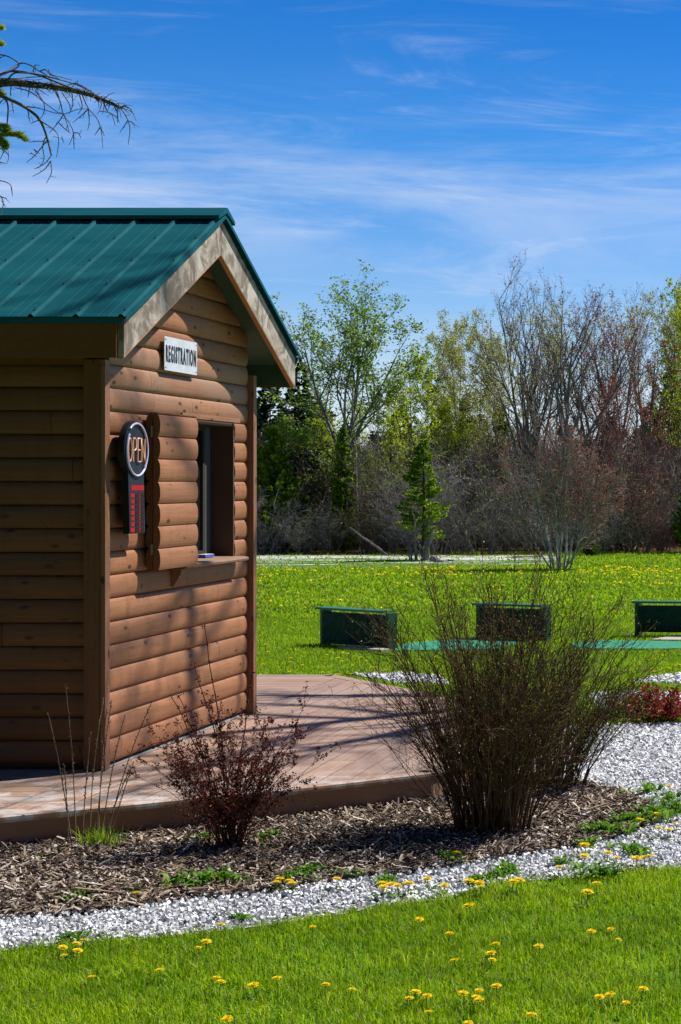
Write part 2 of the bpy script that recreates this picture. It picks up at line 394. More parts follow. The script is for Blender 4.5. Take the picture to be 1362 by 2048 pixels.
for dY in (-1, 1):     # weathered rake boards
    mb = MB(); H = .2
    pr = [(0, RID), (dY * HALF, RID - HALF * SL), (dY * HALF, RID - HALF * SL - H + .01), (0, RID - H)]
    if dY < 0: pr = [(y if y else -.0015, z) for y, z in pr]
    else: pr = [(y if y else .0015, z) for y, z in pr]
    mb.prism([(RX - .028, YM + y, z) for y, z in pr][::(1 if dY > 0 else -1)], (.026, 0, 0))
    o = cb(mb, 'rake_board', M['rake'])
    mb2 = MB(); pr2 = [(y, z) for y, z in pr]
    lo = [(pr[3][0], pr[3][1] - .0005), (pr[2][0], pr[2][1] - .0005), (pr[2][0], pr[2][1] - .007), (pr[3][0], pr[3][1] - .007)]
    mb2.prism([(RX - .031, YM + y, z) for y, z in lo][::(1 if dY > 0 else -1)], (.028, 0, 0)); cb(mb2, 'drip_strip', M['orange'], parent=o)
for dY in (-1, 1):
    mb = MB(); y = YM + dY * (HALF + .001); zt = RID - HALF * SL - .004
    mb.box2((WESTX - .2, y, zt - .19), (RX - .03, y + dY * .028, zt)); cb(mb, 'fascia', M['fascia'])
    mb = MB(); mb.box2((WESTX - .21, y + dY * .030, zt - .018), (RX + .005, y + dY * .038, zt + .012)); cb(mb, 'drip_edge', M['roof'])
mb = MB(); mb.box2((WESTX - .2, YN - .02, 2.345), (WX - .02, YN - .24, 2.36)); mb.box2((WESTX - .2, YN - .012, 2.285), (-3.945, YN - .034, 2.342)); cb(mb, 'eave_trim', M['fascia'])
mb = MB(); mb.box2((WESTX - .2, YM + HALF - .016, 2.308), (RX - .034, YM + HALF - .001, 2.47)); cb(mb, 'fascia_lining', M['soffit'])
# window
win = MB(); win.box2((WX - .135, 10.062, 1.18), (WX + .006, 10.085, 2.045)); win.box2((WX - .135, 10.882, 1.18), (WX + .012, 10.903, 2.045)); win.box2((WX - .135, 10.0855, 2.022), (WX + .008, 10.8815, 2.043))
wn = cb(win, 'window', M['jamb'])
m_ = MB()
for a, b in ((10.086, 10.12), (10.70, 10.735), (10.845, 10.881)): m_.box2((WX - .142, a, 1.215), (WX - .112, b, 2.02))
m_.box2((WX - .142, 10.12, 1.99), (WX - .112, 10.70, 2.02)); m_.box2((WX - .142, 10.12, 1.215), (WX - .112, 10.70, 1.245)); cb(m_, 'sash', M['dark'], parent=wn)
m_ = MB(); m_.box2((WX - .138, 10.736, 1.216), (WX - .118, 10.844, 2.019)); cb(m_, 'inner_panel', M['panel'], parent=wn)
m_ = MB(); m_.box2((WX - .132, 10.121, 1.246), (WX - .126, 10.699, 1.989)); cb(m_, 'pane', M['glass'], parent=wn)
m_ = MB()
prof = [(WX - .135, 1.170), (WX + .075, 1.170), (WX + .092, 1.176), (WX + .095, 1.187), (WX + .09, 1.196), (WX + .07, 1.2), (WX - .135, 1.205)]
m_.prism([(x, 9.9, z) for x, z in prof], (0, 1.03, 0)); cb(m_, 'sill', m_siding('worn_sill', 1, base=(.30, .19, .13)), parent=wn)
m_ = MB(); m_.box2((WX + .032, 9.97, 2.046), (WX + .04, 10.93, 2.075)); cb(m_, 'head_trim', M['sid_y'])
m_ = MB(); m_.prism([(WX + .02, 9.86, 1.168), (WX + .075, 9.86, 1.168), (WX + .075, 9.86, 1.15), (WX + .03, 9.86, 1.07), (WX + .02, 9.86, 1.07)][::-1], (0, .03, 0)); cb(m_, 'sill_bracket', M['trim'])
# folded shutter: two leaves clad in the same logs
def leaf(x0, ya, yb, face):
    mb = MB(); z0, z1 = 1.185, 2.055
    mb.box2((x0, ya, z0), (x0 + .018, yb, z1), 1)
    zb = 1.18 - .0; 
    for k in range(8):
        za = CZ + EX * (k - 4) ; zs, d = log_profile(za, EX, .016); kp = (zs >= z0 - .001) & (zs <= z1 + .001)
        if kp.sum() < 3: continue
        zs = zs[kp]; d = d[kp] + .005; n = len(zs)
        xs = (x0 + .018 + d) if face > 0 else (x0 - d)
        V = np.array([p for z, x in zip(zs, xs) for p in ((x, ya, z), (x, yb, z))])
        f = [(2 * i, 2 * i + 1, 2 * i + 3, 2 * i + 2) for i in range(n - 1)]
        mb.add(V, f if face > 0 else [q[::-1] for q in f])
        b0 = x0 + .018 if face > 0 else x0
        for s_, e in ((0, 1), (1, -1)):
            E = V[s_::2]; Bk = E.copy(); Bk[:, 0] = b0
            mb.add(np.vstack([E, Bk]), [(i, i + 1, n + i + 1, n + i)[::e * face] for i in range(n - 1)], 1)
    return mb
M['edge'] = simple('raw_board_edge', (.16, .075, .03), .8, scale=60.)
sh = thing('folding_shutter', 'tmp', 'x')
bpy.data.objects.remove(sh)
lo1 = leaf(WX + .047, 9.475, 9.99, -1).build('shutter', [M['shut'], M['edge']]); lo1.parent = cab; lo1.location = -Vector((WX, YN, DZ))
lo1['label'] = 'inner shutter leaf folded back against the gable wall'
lo2 = leaf(WX + .073, 9.462, 10.02, 1).build('shutter', [M['shut'], M['edge']]); lo2.parent = cab; lo2.location = -Vector((WX, YN, DZ))
lo2['label'] = 'outer shutter leaf with log facing turned to the deck'
for z in (1.3, 1.95):
    m_ = MB(); m_.box2((WX + .062, 9.452, z - .03), (WX + .076, 9.4615, z + .03)); m_.tube([(WX + .069, 9.449, z - .03), (WX + .069, 9.449, z + .03)], .004, 6); cb(m_, 'hinge', M['metal'], parent=lo2)

# ------------------------------------------------------------------ signs
def text_mesh(s, size, off, ext):
    cu = bpy.data.curves.new('t', 'FONT'); cu.body = s; cu.size = size; cu.offset = off; cu.extrude = ext; cu.align_x = 'CENTER'; cu.align_y = 'CENTER'; cu.resolution_u = 4; cu.space_character = 1.3
    o = bpy.data.objects.new('t', cu); COL.objects.link(o); dg = bpy.context.evaluated_depsgraph_get(); dg.update()
    me = bpy.data.meshes.new_from_object(o.evaluated_get(dg)); bpy.data.objects.remove(o); return me
def rounded(w_, h, r, n=5):
    pts = []
    for cx, cy, a0 in ((w_ / 2 - r, h / 2 - r, 0), (-w_ / 2 + r, h / 2 - r, 90), (-w_ / 2 + r, -h / 2 + r, 180), (w_ / 2 - r, -h / 2 + r, 270)):
        for i in range(n + 1):
            a = math.radians(a0 + 90 * i / n); pts.append((cx + r * math.cos(a), cy + r * math.sin(a)))
    return pts
sx = WX + .034; scy, scz = 9.955, 2.400; sw, sh_ = .49, .192
rg = thing('registration_sign', 'white metal plate lettered REGISTRATION in black, under the gable peak', 'sign', (sx, scy, scz))
mb = MB(); mb.prism([(0, y, z) for y, z in rounded(sw, sh_, .01)], (.004, 0, 0)); mb.build('plate', simple('sign_white', (.60, .64, .70), .35), rg)
me = text_mesh('REGISTRATION', .1, .0032, .0008); me.name = 'lettering'
vs = np.array([v.co[:] for v in me.vertices]); mn, mx = vs.min(0), vs.max(0); vs = vs - (mn + mx) / 2
vs[:, 0] *= .455 / (mx[0] - mn[0]); vs[:, 1] *= .098 / (mx[1] - mn[1])
# stem thickness: heavy condensed capitals
me.vertices.foreach_set('co', np.stack([vs[:, 2] * 1.0 + .0052, vs[:, 0], vs[:, 1]], 1).ravel()); me.materials.append(simple('sign_black', (.012, .012, .014), .5))
lt = bpy.data.objects.new('lettering', me); COL.objects.link(lt); lt.parent = rg
for y in (-1, 1):
    for z in (-1, 1):
        mb = MB(); mb.tube([(.0042, y * (sw / 2 - .016), z * (sh_ / 2 - .016)), (.0062, y * (sw / 2 - .016), z * (sh_ / 2 - .016))], .0045, 8, cap=True); mb.build('screw', M['screw'], rg)
# neon OPEN sign
nx = WX + .058; ncy, ncz = 9.185, 1.842; R0 = .155
ns = thing('open_sign', 'black neon style OPEN sign with a panel of red opening hours, left of the shutter', 'sign', (nx, ncy, ncz))
th0 = math.acos(.104 / R0)
arc = [(R0 * math.cos(a), R0 * math.sin(a)) for a in np.linspace(-math.pi / 2 + (math.pi / 2 - th0), math.pi * 1.5 - (math.pi / 2 - th0), 40)]
outl = [(.124, -.446)] + arc + [(-.084, -.446)]
outl = outl[:1] + outl[1:]
blk = simple('sign_body_black', (.008, .009, .011), .4, spec=.2)
mb = MB(); mb.prism([(0, y, z) for y, z in outl], (.030, 0, 0)); mb.build('housing', blk, ns)
fm = simple('sign_face_navy', (.022, .030, .045), .5, spec=.12)
mb = MB(); mb.prism([(0.0305, y * .97, z * .97 - (.004 if z < -.4 else 0)) for y, z in outl], (.003, 0, 0)); mb.build('face', fm, ns)
def poly3(pts, dx=.040): return [(dx, y, z) for y, z in pts]
lav = simple('neon_tube_violet', (.62, .6, .86), .2); ora = simple('neon_tube_orange', (.85, .47, .29), .2)
for a0, a1, rr in ((132, -52, .136), (128, 308, .136)):
    mb = MB()
    if a1 < a0: th = np.linspace(math.radians(128), math.radians(-42), 30); r_ = np.linspace(.143, .136, 30)
    else: th = np.linspace(math.radians(140), math.radians(322), 30); r_ = np.linspace(.130, .140, 30)
    mb.tube(poly3([(r * math.cos(a), r * math.sin(a)) for a, r in zip(th, r_)]), .0062, 8, cap=True); mb.build('neon_ring', lav, ns, True)
def letter(pts): pts = [(y * 1.1 + .0, z) for y, z in pts]; mb = MB(); mb.tube(poly3(pts), .0048, 7, cap=True); mb.build('neon_letter', ora, ns, True)
hh = .062
letter([(-.086 + .021 * math.cos(a), hh * math.sin(a)) for a in np.linspace(.3, .3 + 2 * math.pi, 26)])
letter([(-.049, -hh)] + [(-.049, z) for z in (-.02, .02, hh - .01)] + [(-.043, hh), (-.022, hh), (-.013, hh - .012), (-.012, .015), (-.018, .002), (-.03, -.002), (-.046, -.002)])
letter([(.034, hh), (.008, hh), (.004, hh - .006), (.004, .004), (.004, -hh + .006), (.008, -hh), (.038, -hh)]); letter([(.004, 0), (.03, 0)])
letter([(.05, -hh), (.05, 0), (.05, hh), (.062, .02), (.076, -.03), (.088, -hh), (.088, 0), (.088, hh)])
red = simple('red_vinyl', (.50, .004, .008), .5, spec=.15); dkr = simple('dark_red_digit', (.035, .002, .003), .4, spec=.1)
mb = MB(); 
for i in range(5): mb.box2((.0336, -.063 + i * .0335, -.215), (.035, -.063 + i * .0335 + .032, -.189))
mb.build('header_strip', red, ns)
for i in range(7):
    z = -.232 - i * .0305
    mb = MB(); w0 = .042 if i % 3 else .05; mb.prism([(.0336, -.046 + y, z - .011 + q) for y, q in rounded(w0, .021, .006)], (.0014, 0, 0)); mb.build('day_mark', red, ns)
    for y0 in (-.006, .064):
        mb = MB(); mb.box2((.0336, y0, z - .023), (.035, y0 + .04, z)); mb.build('hour_box', dkr, ns)
    mb = MB()
    for q in (-.006, -.018): mb.box2((.0336, .041, z + q - .003), (.035, .056, z + q + .003))
    mb.build('colon_mark', red, ns)
bl = MB(); q0 = (WX - .10, 10.55, 1.2055); bl.box2(q0, (WX - .04, 10.70, 1.222)); bl.box2((WX - .095, 10.553, 1.2225), (WX - .045, 10.697, 1.2255), 1)
# shallow blue tray with white rim
o = bl.build('paper_tray', [simple('blue_plastic', (.02, .09, .4), .3), M['white']]); tag(o, 'small blue tray lying on the cabin window sill', 'tray')

# ------------------------------------------------------------------ deck
deck = thing('wooden_deck', 'low reddish brown wooden deck around the cabin with worn pale front edge', 'deck', (-4, 9, 0))
DP = [(-3.83, 7.73), (-2.71, 8.46), (-2.12, 8.93), (-1.93, 9.9), (-2.2, 11.2), (-2.84, 12.15), (-3.95, 13.42), (-8.2, 13.42), (-8.2, 7.73)]
def dk(mb, name, mat):
    o = mb.build(name, mat); o.parent = deck; o.location = (4, -9, 0); return o
def yr(x):
    ys = []
    for (a, b), (c, d) in zip(DP, DP[1:] + DP[:1]):
        if (a - x) * (c - x) < 0: ys.append(b + (d - b) * (x - a) / (c - a))
    return min(ys), max(ys)
mb = MB(); x = -3.868; bw = .1385
while x < -1.98:
    a, b = x + .0045, min(x + bw - .0045, -1.96)
    ya = yr(a); yb = yr(b); zt = DZ - rs.uniform(0, .0015)
    lo_a, hi_a, lo_b, hi_b = ya[0] + .085, ya[1] - .08, yb[0] + .085, yb[1] - .08
    cuts = sorted(rs.uniform(9.2, 12.5) for _ in range(rs.choice((1, 2, 2))))
    prev = (lo_a, lo_b)
    for c in [q for q in cuts if min(lo_a, lo_b) + .4 < q < min(hi_a, hi_b) - .3] + [None]:
        nx_ = (hi_a, hi_b) if c is None else (c - .002, c - .002)
        if nx_[0] > prev[0] + .1 and nx_[1] > prev[1] + .1:
            mb.prism([(a, prev[0], zt - .03), (b, prev[1], zt - .03), (b, nx_[1], zt - .03), (a, nx_[0], zt - .03)], (0, 0, .03))
            prev = (c + .002, c + .002) if c else prev
    x += bw
dk(mb, 'deck_boards', M['dk'])
mb = MB(); y = 7.83
while y < 13.3:
    cuts = [-8.15] + sorted([rs.uniform(-7, -5)]) + [-3.873]; zt = DZ - rs.uniform(0, .0015)
    for a, b in zip(cuts[:-1], cuts[1:]): mb.box2((a + .002, y + .003, zt - .03), (b - .002, min(y + bw - .003, 13.34), zt))
    y += bw
dk(mb, 'deck_boards', M['dx'])
nd = len(DP)
for i in range(nd):
    a = np.array(DP[i]); b = np.array(DP[(i + 1) % nd]); d = (b - a) / np.linalg.norm(b - a); n_ = np.array((d[1], -d[0]))
    ang = math.atan2(d[1], d[0]); R = A((math.cos(ang), -math.sin(ang), 0), (math.sin(ang), math.cos(ang), 0), (0, 0, 1)); L_ = np.linalg.norm(b - a)
    mid = (a + b) / 2
    # rounded nosing board following the edge
    nb = MB(); pr = [(-.078, DZ + .001), (.012, DZ + .001), (.02, DZ - .004), (.022, DZ - .016), (.018, DZ - .03), (-.078, DZ - .032)]
    P0 = [np.append(a - d * .004 + n_ * q, z) for q, z in pr]; P1 = [np.append(b + d * .004 + n_ * q, z) for q, z in pr]
    k = len(pr); nb.add(P0 + P1, [(j, (j + 1) % k, k + (j + 1) % k, k + j)[::-1] for j in range(k)]); nb.add(P0, [tuple(range(k))]); nb.add(P1, [tuple(range(k))[::-1]])
    dk(nb, 'edge_board', M['dk'])
    fb = MB(); c3 = np.append(mid + n_ * (-.014), .062); fb.box(c3, (L_ + .01, .026, .138), 0, R); dk(fb, 'skirt_board', M['dface'])
mb = MB(); mb.prism([(p[0] * .995 - .02, p[1] * .999 + (.04 if p[1] < 9 else -.04), DZ - .045) for p in DP], (0, 0, .008)); dk(mb, 'joist_frame', M['dark'])

# ------------------------------------------------------------------ ground sheets
def px_poly(pts): return [tuple(G(x, y)[:2]) for x, y in pts]
def in_poly(P_, X, Y):
    ins = np.zeros(len(X), bool); n = len(P_)
    for i in range(n):
        x1, y1 = P_[i]; x2, y2 = P_[(i + 1) % n]
        c = ((y1 > Y) != (y2 > Y)) & (X < (x2 - x1) * (Y - y1) / (y2 - y1 + 1e-12) + x1); ins ^= c
    return ins
def m_ground():
    m, N, L, B = newmat('lawn_ground'); n = NB(N, L); wv = n.world((1, 1, 1))
    f = n.noise(wv, 90., 4, .7); g = n.noise(wv, 5., 5, .65); big = n.noise(n.world((.12, .5, 1)), 1.6, 4, .6)
    stripe = n.noise(n.world((.03, .9, 1)), 1.3, 3, .6)
    c = n.ramp(f, [(.3, (.05, .13, .006)), (.55, (.11, .25, .010)), (.78, (.20, .36, .03))])
    c = n.mix(n.rng(g, .4, .7, 0., .5), c, (.15, .27, .012)); c = n.mix(n.rng(stripe, .5, .62, 0., .55), c, (.07, .19, .006))
    c = n.mix(n.rng(big, .5, .7, 0., .5), c, (.20, .33, .02))
    y = n.sep(wv, 1)
    litter = n.mix(n.noise(wv, 14., 5, .7), (.05, .028, .015), (.26, .15, .07))
    edge = n.math('ADD', y, n.math('MULTIPLY', n.noise(wv, .5, 3), 2.5))
    c = n.mix(n.rng(edge, 40.3, 41.4, 0., 1.), c, litter)
    L.new(c, B.inputs['Base Color']); B.inputs['Roughness'].default_value = .8; B.inputs['Specular IOR Level'].default_value = .15; n.bump(f, .6, .03, B); return m
def m_gravel(name='white_gravel', patchy=False):
    m, N, L, B = newmat(name); n = NB(N, L); wv = n.world((1, 1, 1)); d = n.voro(wv, 62.); cc = n.voro(wv, 62., 'Color')
    c = n.mix(n.rng(d, .35, .75, 0., .9), n.mix(.35, (.62, .64, .68), n.math('ADD', n.sep(cc, 0), 0.)), (.10, .10, .11))
    c = n.mix(n.rng(n.noise(wv, 2.2, 5, .65), .5, .75, 0., .4), c, (.42, .40, .37))
    if patchy:
        q = n.noise(n.world((.28, 1.5, 1)), 1.5, 7, .72, .6); f = n.noise(wv, 9., 4, .7)
        yy = n.sep(wv, 1); up = n.rng(yy, 34.2, 38.0, -.07, .05)
        k = n.rng(n.math('ADD', n.math('ADD', n.math('MULTIPLY', q, .75), n.math('MULTIPLY', f, .25)), up), .50, .53, 0., 1.)
        c = n.mix(k, n.ramp(f, [(.3, (.045, .13, .006)), (.7, (.11, .24, .016))]), n.mix(f, (.55, .54, .53), (.80, .80, .82)))
    L.new(c, B.inputs['Base Color']); B.inputs['Roughness'].default_value = .75; n.bump(n.math('MULTIPLY', d, -1.), .9, .02, B); return m
def m_mulch():
    m, N, L, B = newmat('bark_mulch'); n = NB(N, L); wv = n.world((1, 1, 1)); f = n.noise(wv, 34., 6, .75, 2.)
    c = n.ramp(f, [(.35, (.018, .012, .009)), (.6, (.075, .045, .028)), (.8, (.18, .12, .08))]); L.new(c, B.inputs['Base Color']); B.inputs['Roughness'].default_value = .9; n.bump(f, 1., .03, B); return m
def sheet(name, poly, z, mat, kind='structure'):
    mb = MB(); mb.add([(x, y, z) for x, y in poly], [tuple(range(len(poly)))]); o = mb.build(name, mat); tag(o, kind=kind); return o
sheet('ground', [(-1200, -60), (1200, -60), (1200, 2500), (-1200, 2500)], 0, m_ground())
MG = m_gravel()
strip_lo = [(-420, 1945), (0, 1905), (160, 1888), (330, 1878), (540, 1853), (680, 1832), (760, 1816), (900, 1800), (1000, 1768), (1150, 1758), (1362, 1738), (1700, 1700), (2500, 1630)]
strip_hi = [(2500, 1500), (1700, 1560), (1362, 1590), (1290, 1612), (1330, 1640), (1250, 1672), (1180, 1690), (1100, 1702), (1030, 1712), (900, 1735), (720, 1757), (600, 1772), (480, 1792), (340, 1802), (250, 1822), (0, 1838), (-420, 1870)]
P_strip = px_poly(strip_lo + strip_hi)
right_px = [(890, 1590), (900, 1500), (930, 1440), (1130, 1455), (1362, 1450), (1800, 1440), (2500, 1430), (2500, 1540), (1800, 1585), (1362, 1612), (1290, 1604), (1215, 1578), (1160, 1566), (1060, 1560), (960, 1568)]
P_right = px_poly(right_px)
P_mulch = [(-5.8, 7.0)] + px_poly([(x, y + 6) for x, y in [(-420, 1870), (0, 1838), (250, 1822), (340, 1802), (480, 1792), (600, 1772), (720, 1757), (900, 1735), (1030, 1712), (1100, 1702), (1180, 1690), (1250, 1672), (1330, 1640), (1290, 1606), (1215, 1576), (1160, 1564), (1060, 1558), (960, 1566), (890, 1590)]]) + [(-2.1, 9.3), (-2.7, 8.8), (-3.83, 8.1), (-5.8, 8.1)]
sheet('gravel_path', P_strip, .006, MG); sheet('gravel_bed', P_right, .005, MG); sheet('mulch_bed', P_mulch, .010, m_mulch())
P_back = px_poly([(1262, 1369), (1300, 1359), (1362, 1352), (1800, 1330), (1800, 1375), (1362, 1371)]); sheet('gravel_path', P_back, .007, MG)
P_back2 = px_poly([(700, 1353), (800, 1352), (885, 1358), (900, 1372), (800, 1372)]); sheet('gravel_bed', P_back2, .007, MG)
P_back3 = px_poly([(1180, 1395), (1260, 1388), (1380, 1392), (1500, 1400), (1500, 1425), (1380, 1425), (1200, 1425)]); sheet('gravel_bed', P_back3, .007, MG)
sheet('gravel_path', px_poly([(200, 1111), (1090, 1111), (1130, 1118), (1100, 1131), (880, 1136), (560, 1141), (200, 1140)]), .008, m_gravel('patchy_gravel', True))

rng = np.random.default_rng(11)
def scatter_poly(poly, dens_fn, n, rng):
    a = np.array(poly); lo = a.min(0); hi = a.max(0)
    X = rng.uniform(lo[0], hi[0], n); Y = rng.uniform(lo[1], hi[1], n); k = in_poly(poly, X, Y)
    X = X[k]; Y = Y[k]; k = rng.random(len(X)) < dens_fn(X, Y); return X[k], Y[k]
def rot_rand(n, rng):
    q = rng.normal(size=(n, 4)); q /= np.linalg.norm(q, axis=1, keepdims=True); w_, x, y, z = q.T
    return np.stack([np.stack([1 - 2 * (y * y + z * z), 2 * (x * y - z * w_), 2 * (x * z + y * w_)], -1), np.stack([2 * (x * y + z * w_), 1 - 2 * (x * x + z * z), 2 * (y * z - x * w_)], -1), np.stack([2 * (x * z - y * w_), 2 * (y * z + x * w_), 1 - 2 * (x * x + y * y)], -1)], 1)
def stones(polys_n, size, rng, z0=.006):
    # crushed stone: irregular 8-vertex chunks
    base = A((-1, -1, -1), (1, -1, -1), (1, 1, -1), (-1, 1, -1), (-1, -1, 1), (1, -1, 1), (1, 1, 1), (-1, 1, 1)) * .5
    fc = np.array([(0, 3, 2, 1), (4, 5, 6, 7), (0, 1, 5, 4), (1, 2, 6, 5), (2, 3, 7, 6), (3, 0, 4, 7)])
    mb = MB()
    for poly, n in polys_n:
        X, Y = scatter_poly(poly, lambda x, y: 1., n, rng); k = len(X)
        s_ = size * rng.uniform(.5, 1.45, k); V = base[None] * (1 + rng.uniform(-.35, .25, (k, 8, 3))); V = V * s_[:, None, None] * rng.uniform(.6, 1.15, (k, 1, 3))
        V = np.einsum('nij,nkj->nki', rot_rand(k, rng), V); V += np.stack([X, Y, z0 + s_ * .22 + rng.uniform(0, .008, k)], 1)[:, None]
        mb.add(V.reshape(-1, 3), (fc[None] + (np.arange(k) * 8)[:, None, None]).reshape(-1, 4))
    return mb
def m_stone():
    m, N, L, B = newmat('white_stone'); n = NB(N, L)
    c = n.ramp(n.island(), [(0., (.13, .10, .075)), (.03, (.16, .17, .19)), (.13, (.38, .39, .42)), (.30, (.64, .66, .70)), (1., (.86, .88, .92))]); c = n.mix(n.rng(n.noise(n.world(), 120., 3), .5, .8, 0., .4), c, (.35, .34, .33))
    L.new(c, B.inputs['Base Color']); B.inputs['Roughness'].default_value = .7; return m
MS = m_stone()
tag(stones([(P_strip, 120000)], .0115, rng).build('gravel', MS), 'white crushed stone strip between lawn and mulch', 'gravel', kind='stuff')
tag(stones([(P_mulch, 1500), (P_lawn, 700)], .010, rng, .014).build('gravel', MS), 'stray white stones kicked on to the mulch and grass edge', 'gravel', kind='stuff') if 0 else None
tag(stones([(P_right, 95000)], .0145, rng).build('gravel', MS), 'white crushed stone bed right of the bare bush', 'gravel', kind='stuff')
tag(stones([(P_back, 4000), (P_back2, 2000), (P_back3, 3500)], .026, rng).build('gravel', MS), 'white crushed stone patches beyond the deck', 'gravel', kind='stuff')
# stray stones washed on to mulch edge and grass
def chips(n, rng):
    X, Y = scatter_poly(P_mulch, lambda x, y: 1., n, rng); k = len(X)
    ok = ~in_poly(DP, X, Y); X = X[ok]; Y = Y[ok]; k = len(X)
    L_ = rng.gamma(1.8, .0115, k) + .007; L_ = L_ * np.where(rng.random(k) < .02, 1.8, 1.); W_ = rng.uniform(.002, .007, k) + L_ * .09; T_ = rng.uniform(.0015, .005, k); az = rng.uniform(0, 2 * math.pi, k); ti = rng.normal(0, .28, k)
    d = np.stack([np.cos(az) * np.cos(ti), np.sin(az) * np.cos(ti), np.sin(ti)], 1); s_ = np.stack([-np.sin(az), np.cos(az), rng.normal(0, .25, k)], 1); s_ /= np.linalg.norm(s_, axis=1, keepdims=True); u = np.cross(d, s_)
    c = np.stack([X, Y, .014 + rng.uniform(0, .022, k) + abs(np.sin(ti)) * L_ / 2], 1); V = []
    for a, b, e in ((-1, -1, -1), (1, -.5, -1), (1, .7, -1), (-1, 1, -1), (-1, -1, 1), (1, -.5, 1), (1, .7, 1), (-1, 1, 1)):
        V.append(c + d * (a * L_ / 2)[:, None] + s_ * (b * W_ / 2)[:, None] + u * (e * T_ / 2)[:, None])
    V = np.stack(V, 1); fc = np.array([(0, 3, 2, 1), (4, 5, 6, 7), (0, 1, 5, 4), (1, 2, 6, 5), (2, 3, 7, 6), (3, 0, 4, 7)])
    mb = MB(); mb.add(V.reshape(-1, 3), (fc[None] + (np.arange(k) * 8)[:, None, None]).reshape(-1, 4)); return mb
def m_chip():
    m, N, L, B = newmat('bark_chip'); n = NB(N, L)
    c = n.ramp(n.island(), [(0., (.028, .017, .012)), (.25, (.08, .048, .032)), (.48, (.22, .145, .095)), (.72, (.44, .34, .25)), (1., (.74, .67, .60))]); L.new(n.mix(.3, c, n.noise(n.world((60, 60, 60)), 3., 3), 'MULTIPLY'), B.inputs['Base Color']); B.inputs['Roughness'].default_value = .85; return m
mbs = stones([(P_mulch, 2200)], .011, rng, .022); tag(mbs.build('gravel', MS), 'stray white stones kicked on to the bark mulch', 'gravel', kind='stuff')
tag(chips(110000, rng).build('mulch', m_chip()), 'shredded bark mulch under the shrubs in front of the deck', 'mulch', kind='stuff')

# grass blades
def blades(X, Y, h, wd, rng, lean=.5, segs=3):
    k = len(X); az = rng.uniform(0, 2 * math.pi, k); fa = az + rng.normal(math.pi / 2, .5, k)
    H = h * rng.uniform(.45, 1.25, k); W_ = wd * rng.uniform(.6, 1.3, k); ln = np.abs(rng.normal(0, lean, k)) + .05
    s_ = np.stack([np.cos(fa), np.sin(fa), 0 * fa], 1); V = []
    for i in range(segs + 1):
        t = i / segs; r = ln * t * t * H; z = H * t * (1 - .28 * ln * t)
        c = np.stack([X + np.cos(az) * r, Y + np.sin(az) * r, z], 1); wv = (W_ * (1 - t ** 1.6) * .5)[:, None]
        if i < segs: V += [c - s_ * wv, c + s_ * wv]
        else: V.append(c)
    V = np.stack(V, 1); m_ = 2 * segs + 1; b = (np.arange(k) * m_)[:, None, None]; mb = MB()
    q = np.array([(2 * i, 2 * i + 1, 2 * i + 3, 2 * i + 2) for i in range(segs - 1)]); mb.add(V.reshape(-1, 3), (q[None] + b).reshape(-1, 4))
    t3 = np.array([[2 * segs - 2, 2 * segs - 1, 2 * segs]]); mb.f.setdefault((3, 0), []).append((t3[None] + b).reshape(-1, 3)); return mb
def m_grass():
    m = m_leaf('grass_blade', [(0., (.36, .29, .13)), (.045, (.30, .25, .10)), (.06, (.07, .19, .004)), (.3, (.22, .39, .006)), (.65, (.37, .56, .010)), (.94, (.48, .64, .03)), (1., (.58, .62, .16))], .45, .45, .2)
    N, L = m.node_tree.nodes, m.node_tree.links; n = NB(N, L); ramp = [q for q in N if q.type == 'VALTORGB'][0]
    a = n.noise(n.world((1, 1.6, 1)), 3.2, 4, .6); b = n.noise(n.world((.05, .8, 1)), 1.1, 3, .6)
    f = n.mix(1., n.ramp(a, [(.35, (.68, .74, .8)), (.62, (1.12, 1.05, .8))]), n.ramp(b, [(.4, (.84, .88, .9)), (.6, (1.1, 1.06, 1.))]), 'MULTIPLY')
    outs = [l.to_socket for l in ramp.outputs[0].links]; c = n.mix(1., ramp.outputs[0], f, 'MULTIPLY')
    for q in outs: L.new(c, q)
    return m
MGR = m_grass()
MGR_old = m_leaf('grass_blade', [(0., (.055, .15, .006)), (.35, (.14, .265, .008)), (.7, (.23, .37, .012)), (.93, (.33, .45, .03)), (1., (.5, .48, .16))], .42, .45, .25)
P_lawn = px_poly(strip_lo[::-1])
P_lawn = [(-4.6, 4.7), (2.2, 4.7)] + P_lawn
X, Y = scatter_poly(P_lawn, lambda x, y: .55 + .45 * (np.sin(x * 5.1 + 2 * np.sin(y * 3.3)) * np.sin(y * 4.7 + x) > -.3), 420000, rng)
jit = rng.normal(0, .03, len(X)); Y = Y + jit
tag(blades(X, Y, .040, .0040, rng, .65).build('lawn_grass', MGR), 'bright green lawn in the foreground below the gravel strip', 'grass', kind='stuff')
# mid lawn behind the deck
def lawn_region(y0, y1, n, h, wd, label, name='lawn_grass'):
    X = rng.uniform(-1, 1, n); Y = y0 + (y1 - y0) * rng.random(n) ** 1.3; X = -.295 * Y + X * (.235 * Y + .6)
    bad = np.zeros(n, bool)
    for p in (DP, P_right, P_mulch, P_back, P_back2, P_back3, MAT1, MAT2, PAD, P_far): bad |= in_poly(p, X, Y) & (rng.random(n) < (.86 if p is P_far else 2.))
    X = X[~bad]; Y = Y[~bad]
    tag(blades(X, Y, h, wd, rng, .55, 2).build(name, MGR), label, 'grass', kind='stuff')
MAT1 = [(-4.42, 17.5), (-4.36, 16.75), (-3.35, 16.9), (-3.3, 17.9), (-3.9, 18.1)]
MAT2 = px_poly([(1140, 1291), (1195, 1286), (1300, 1287), (1420, 1290), (1420, 1301), (1330, 1303), (1200, 1303), (1150, 1299)])
PAD = px_poly([(1300, 1285), (1350, 1277), (1440, 1277), (1440, 1287)])
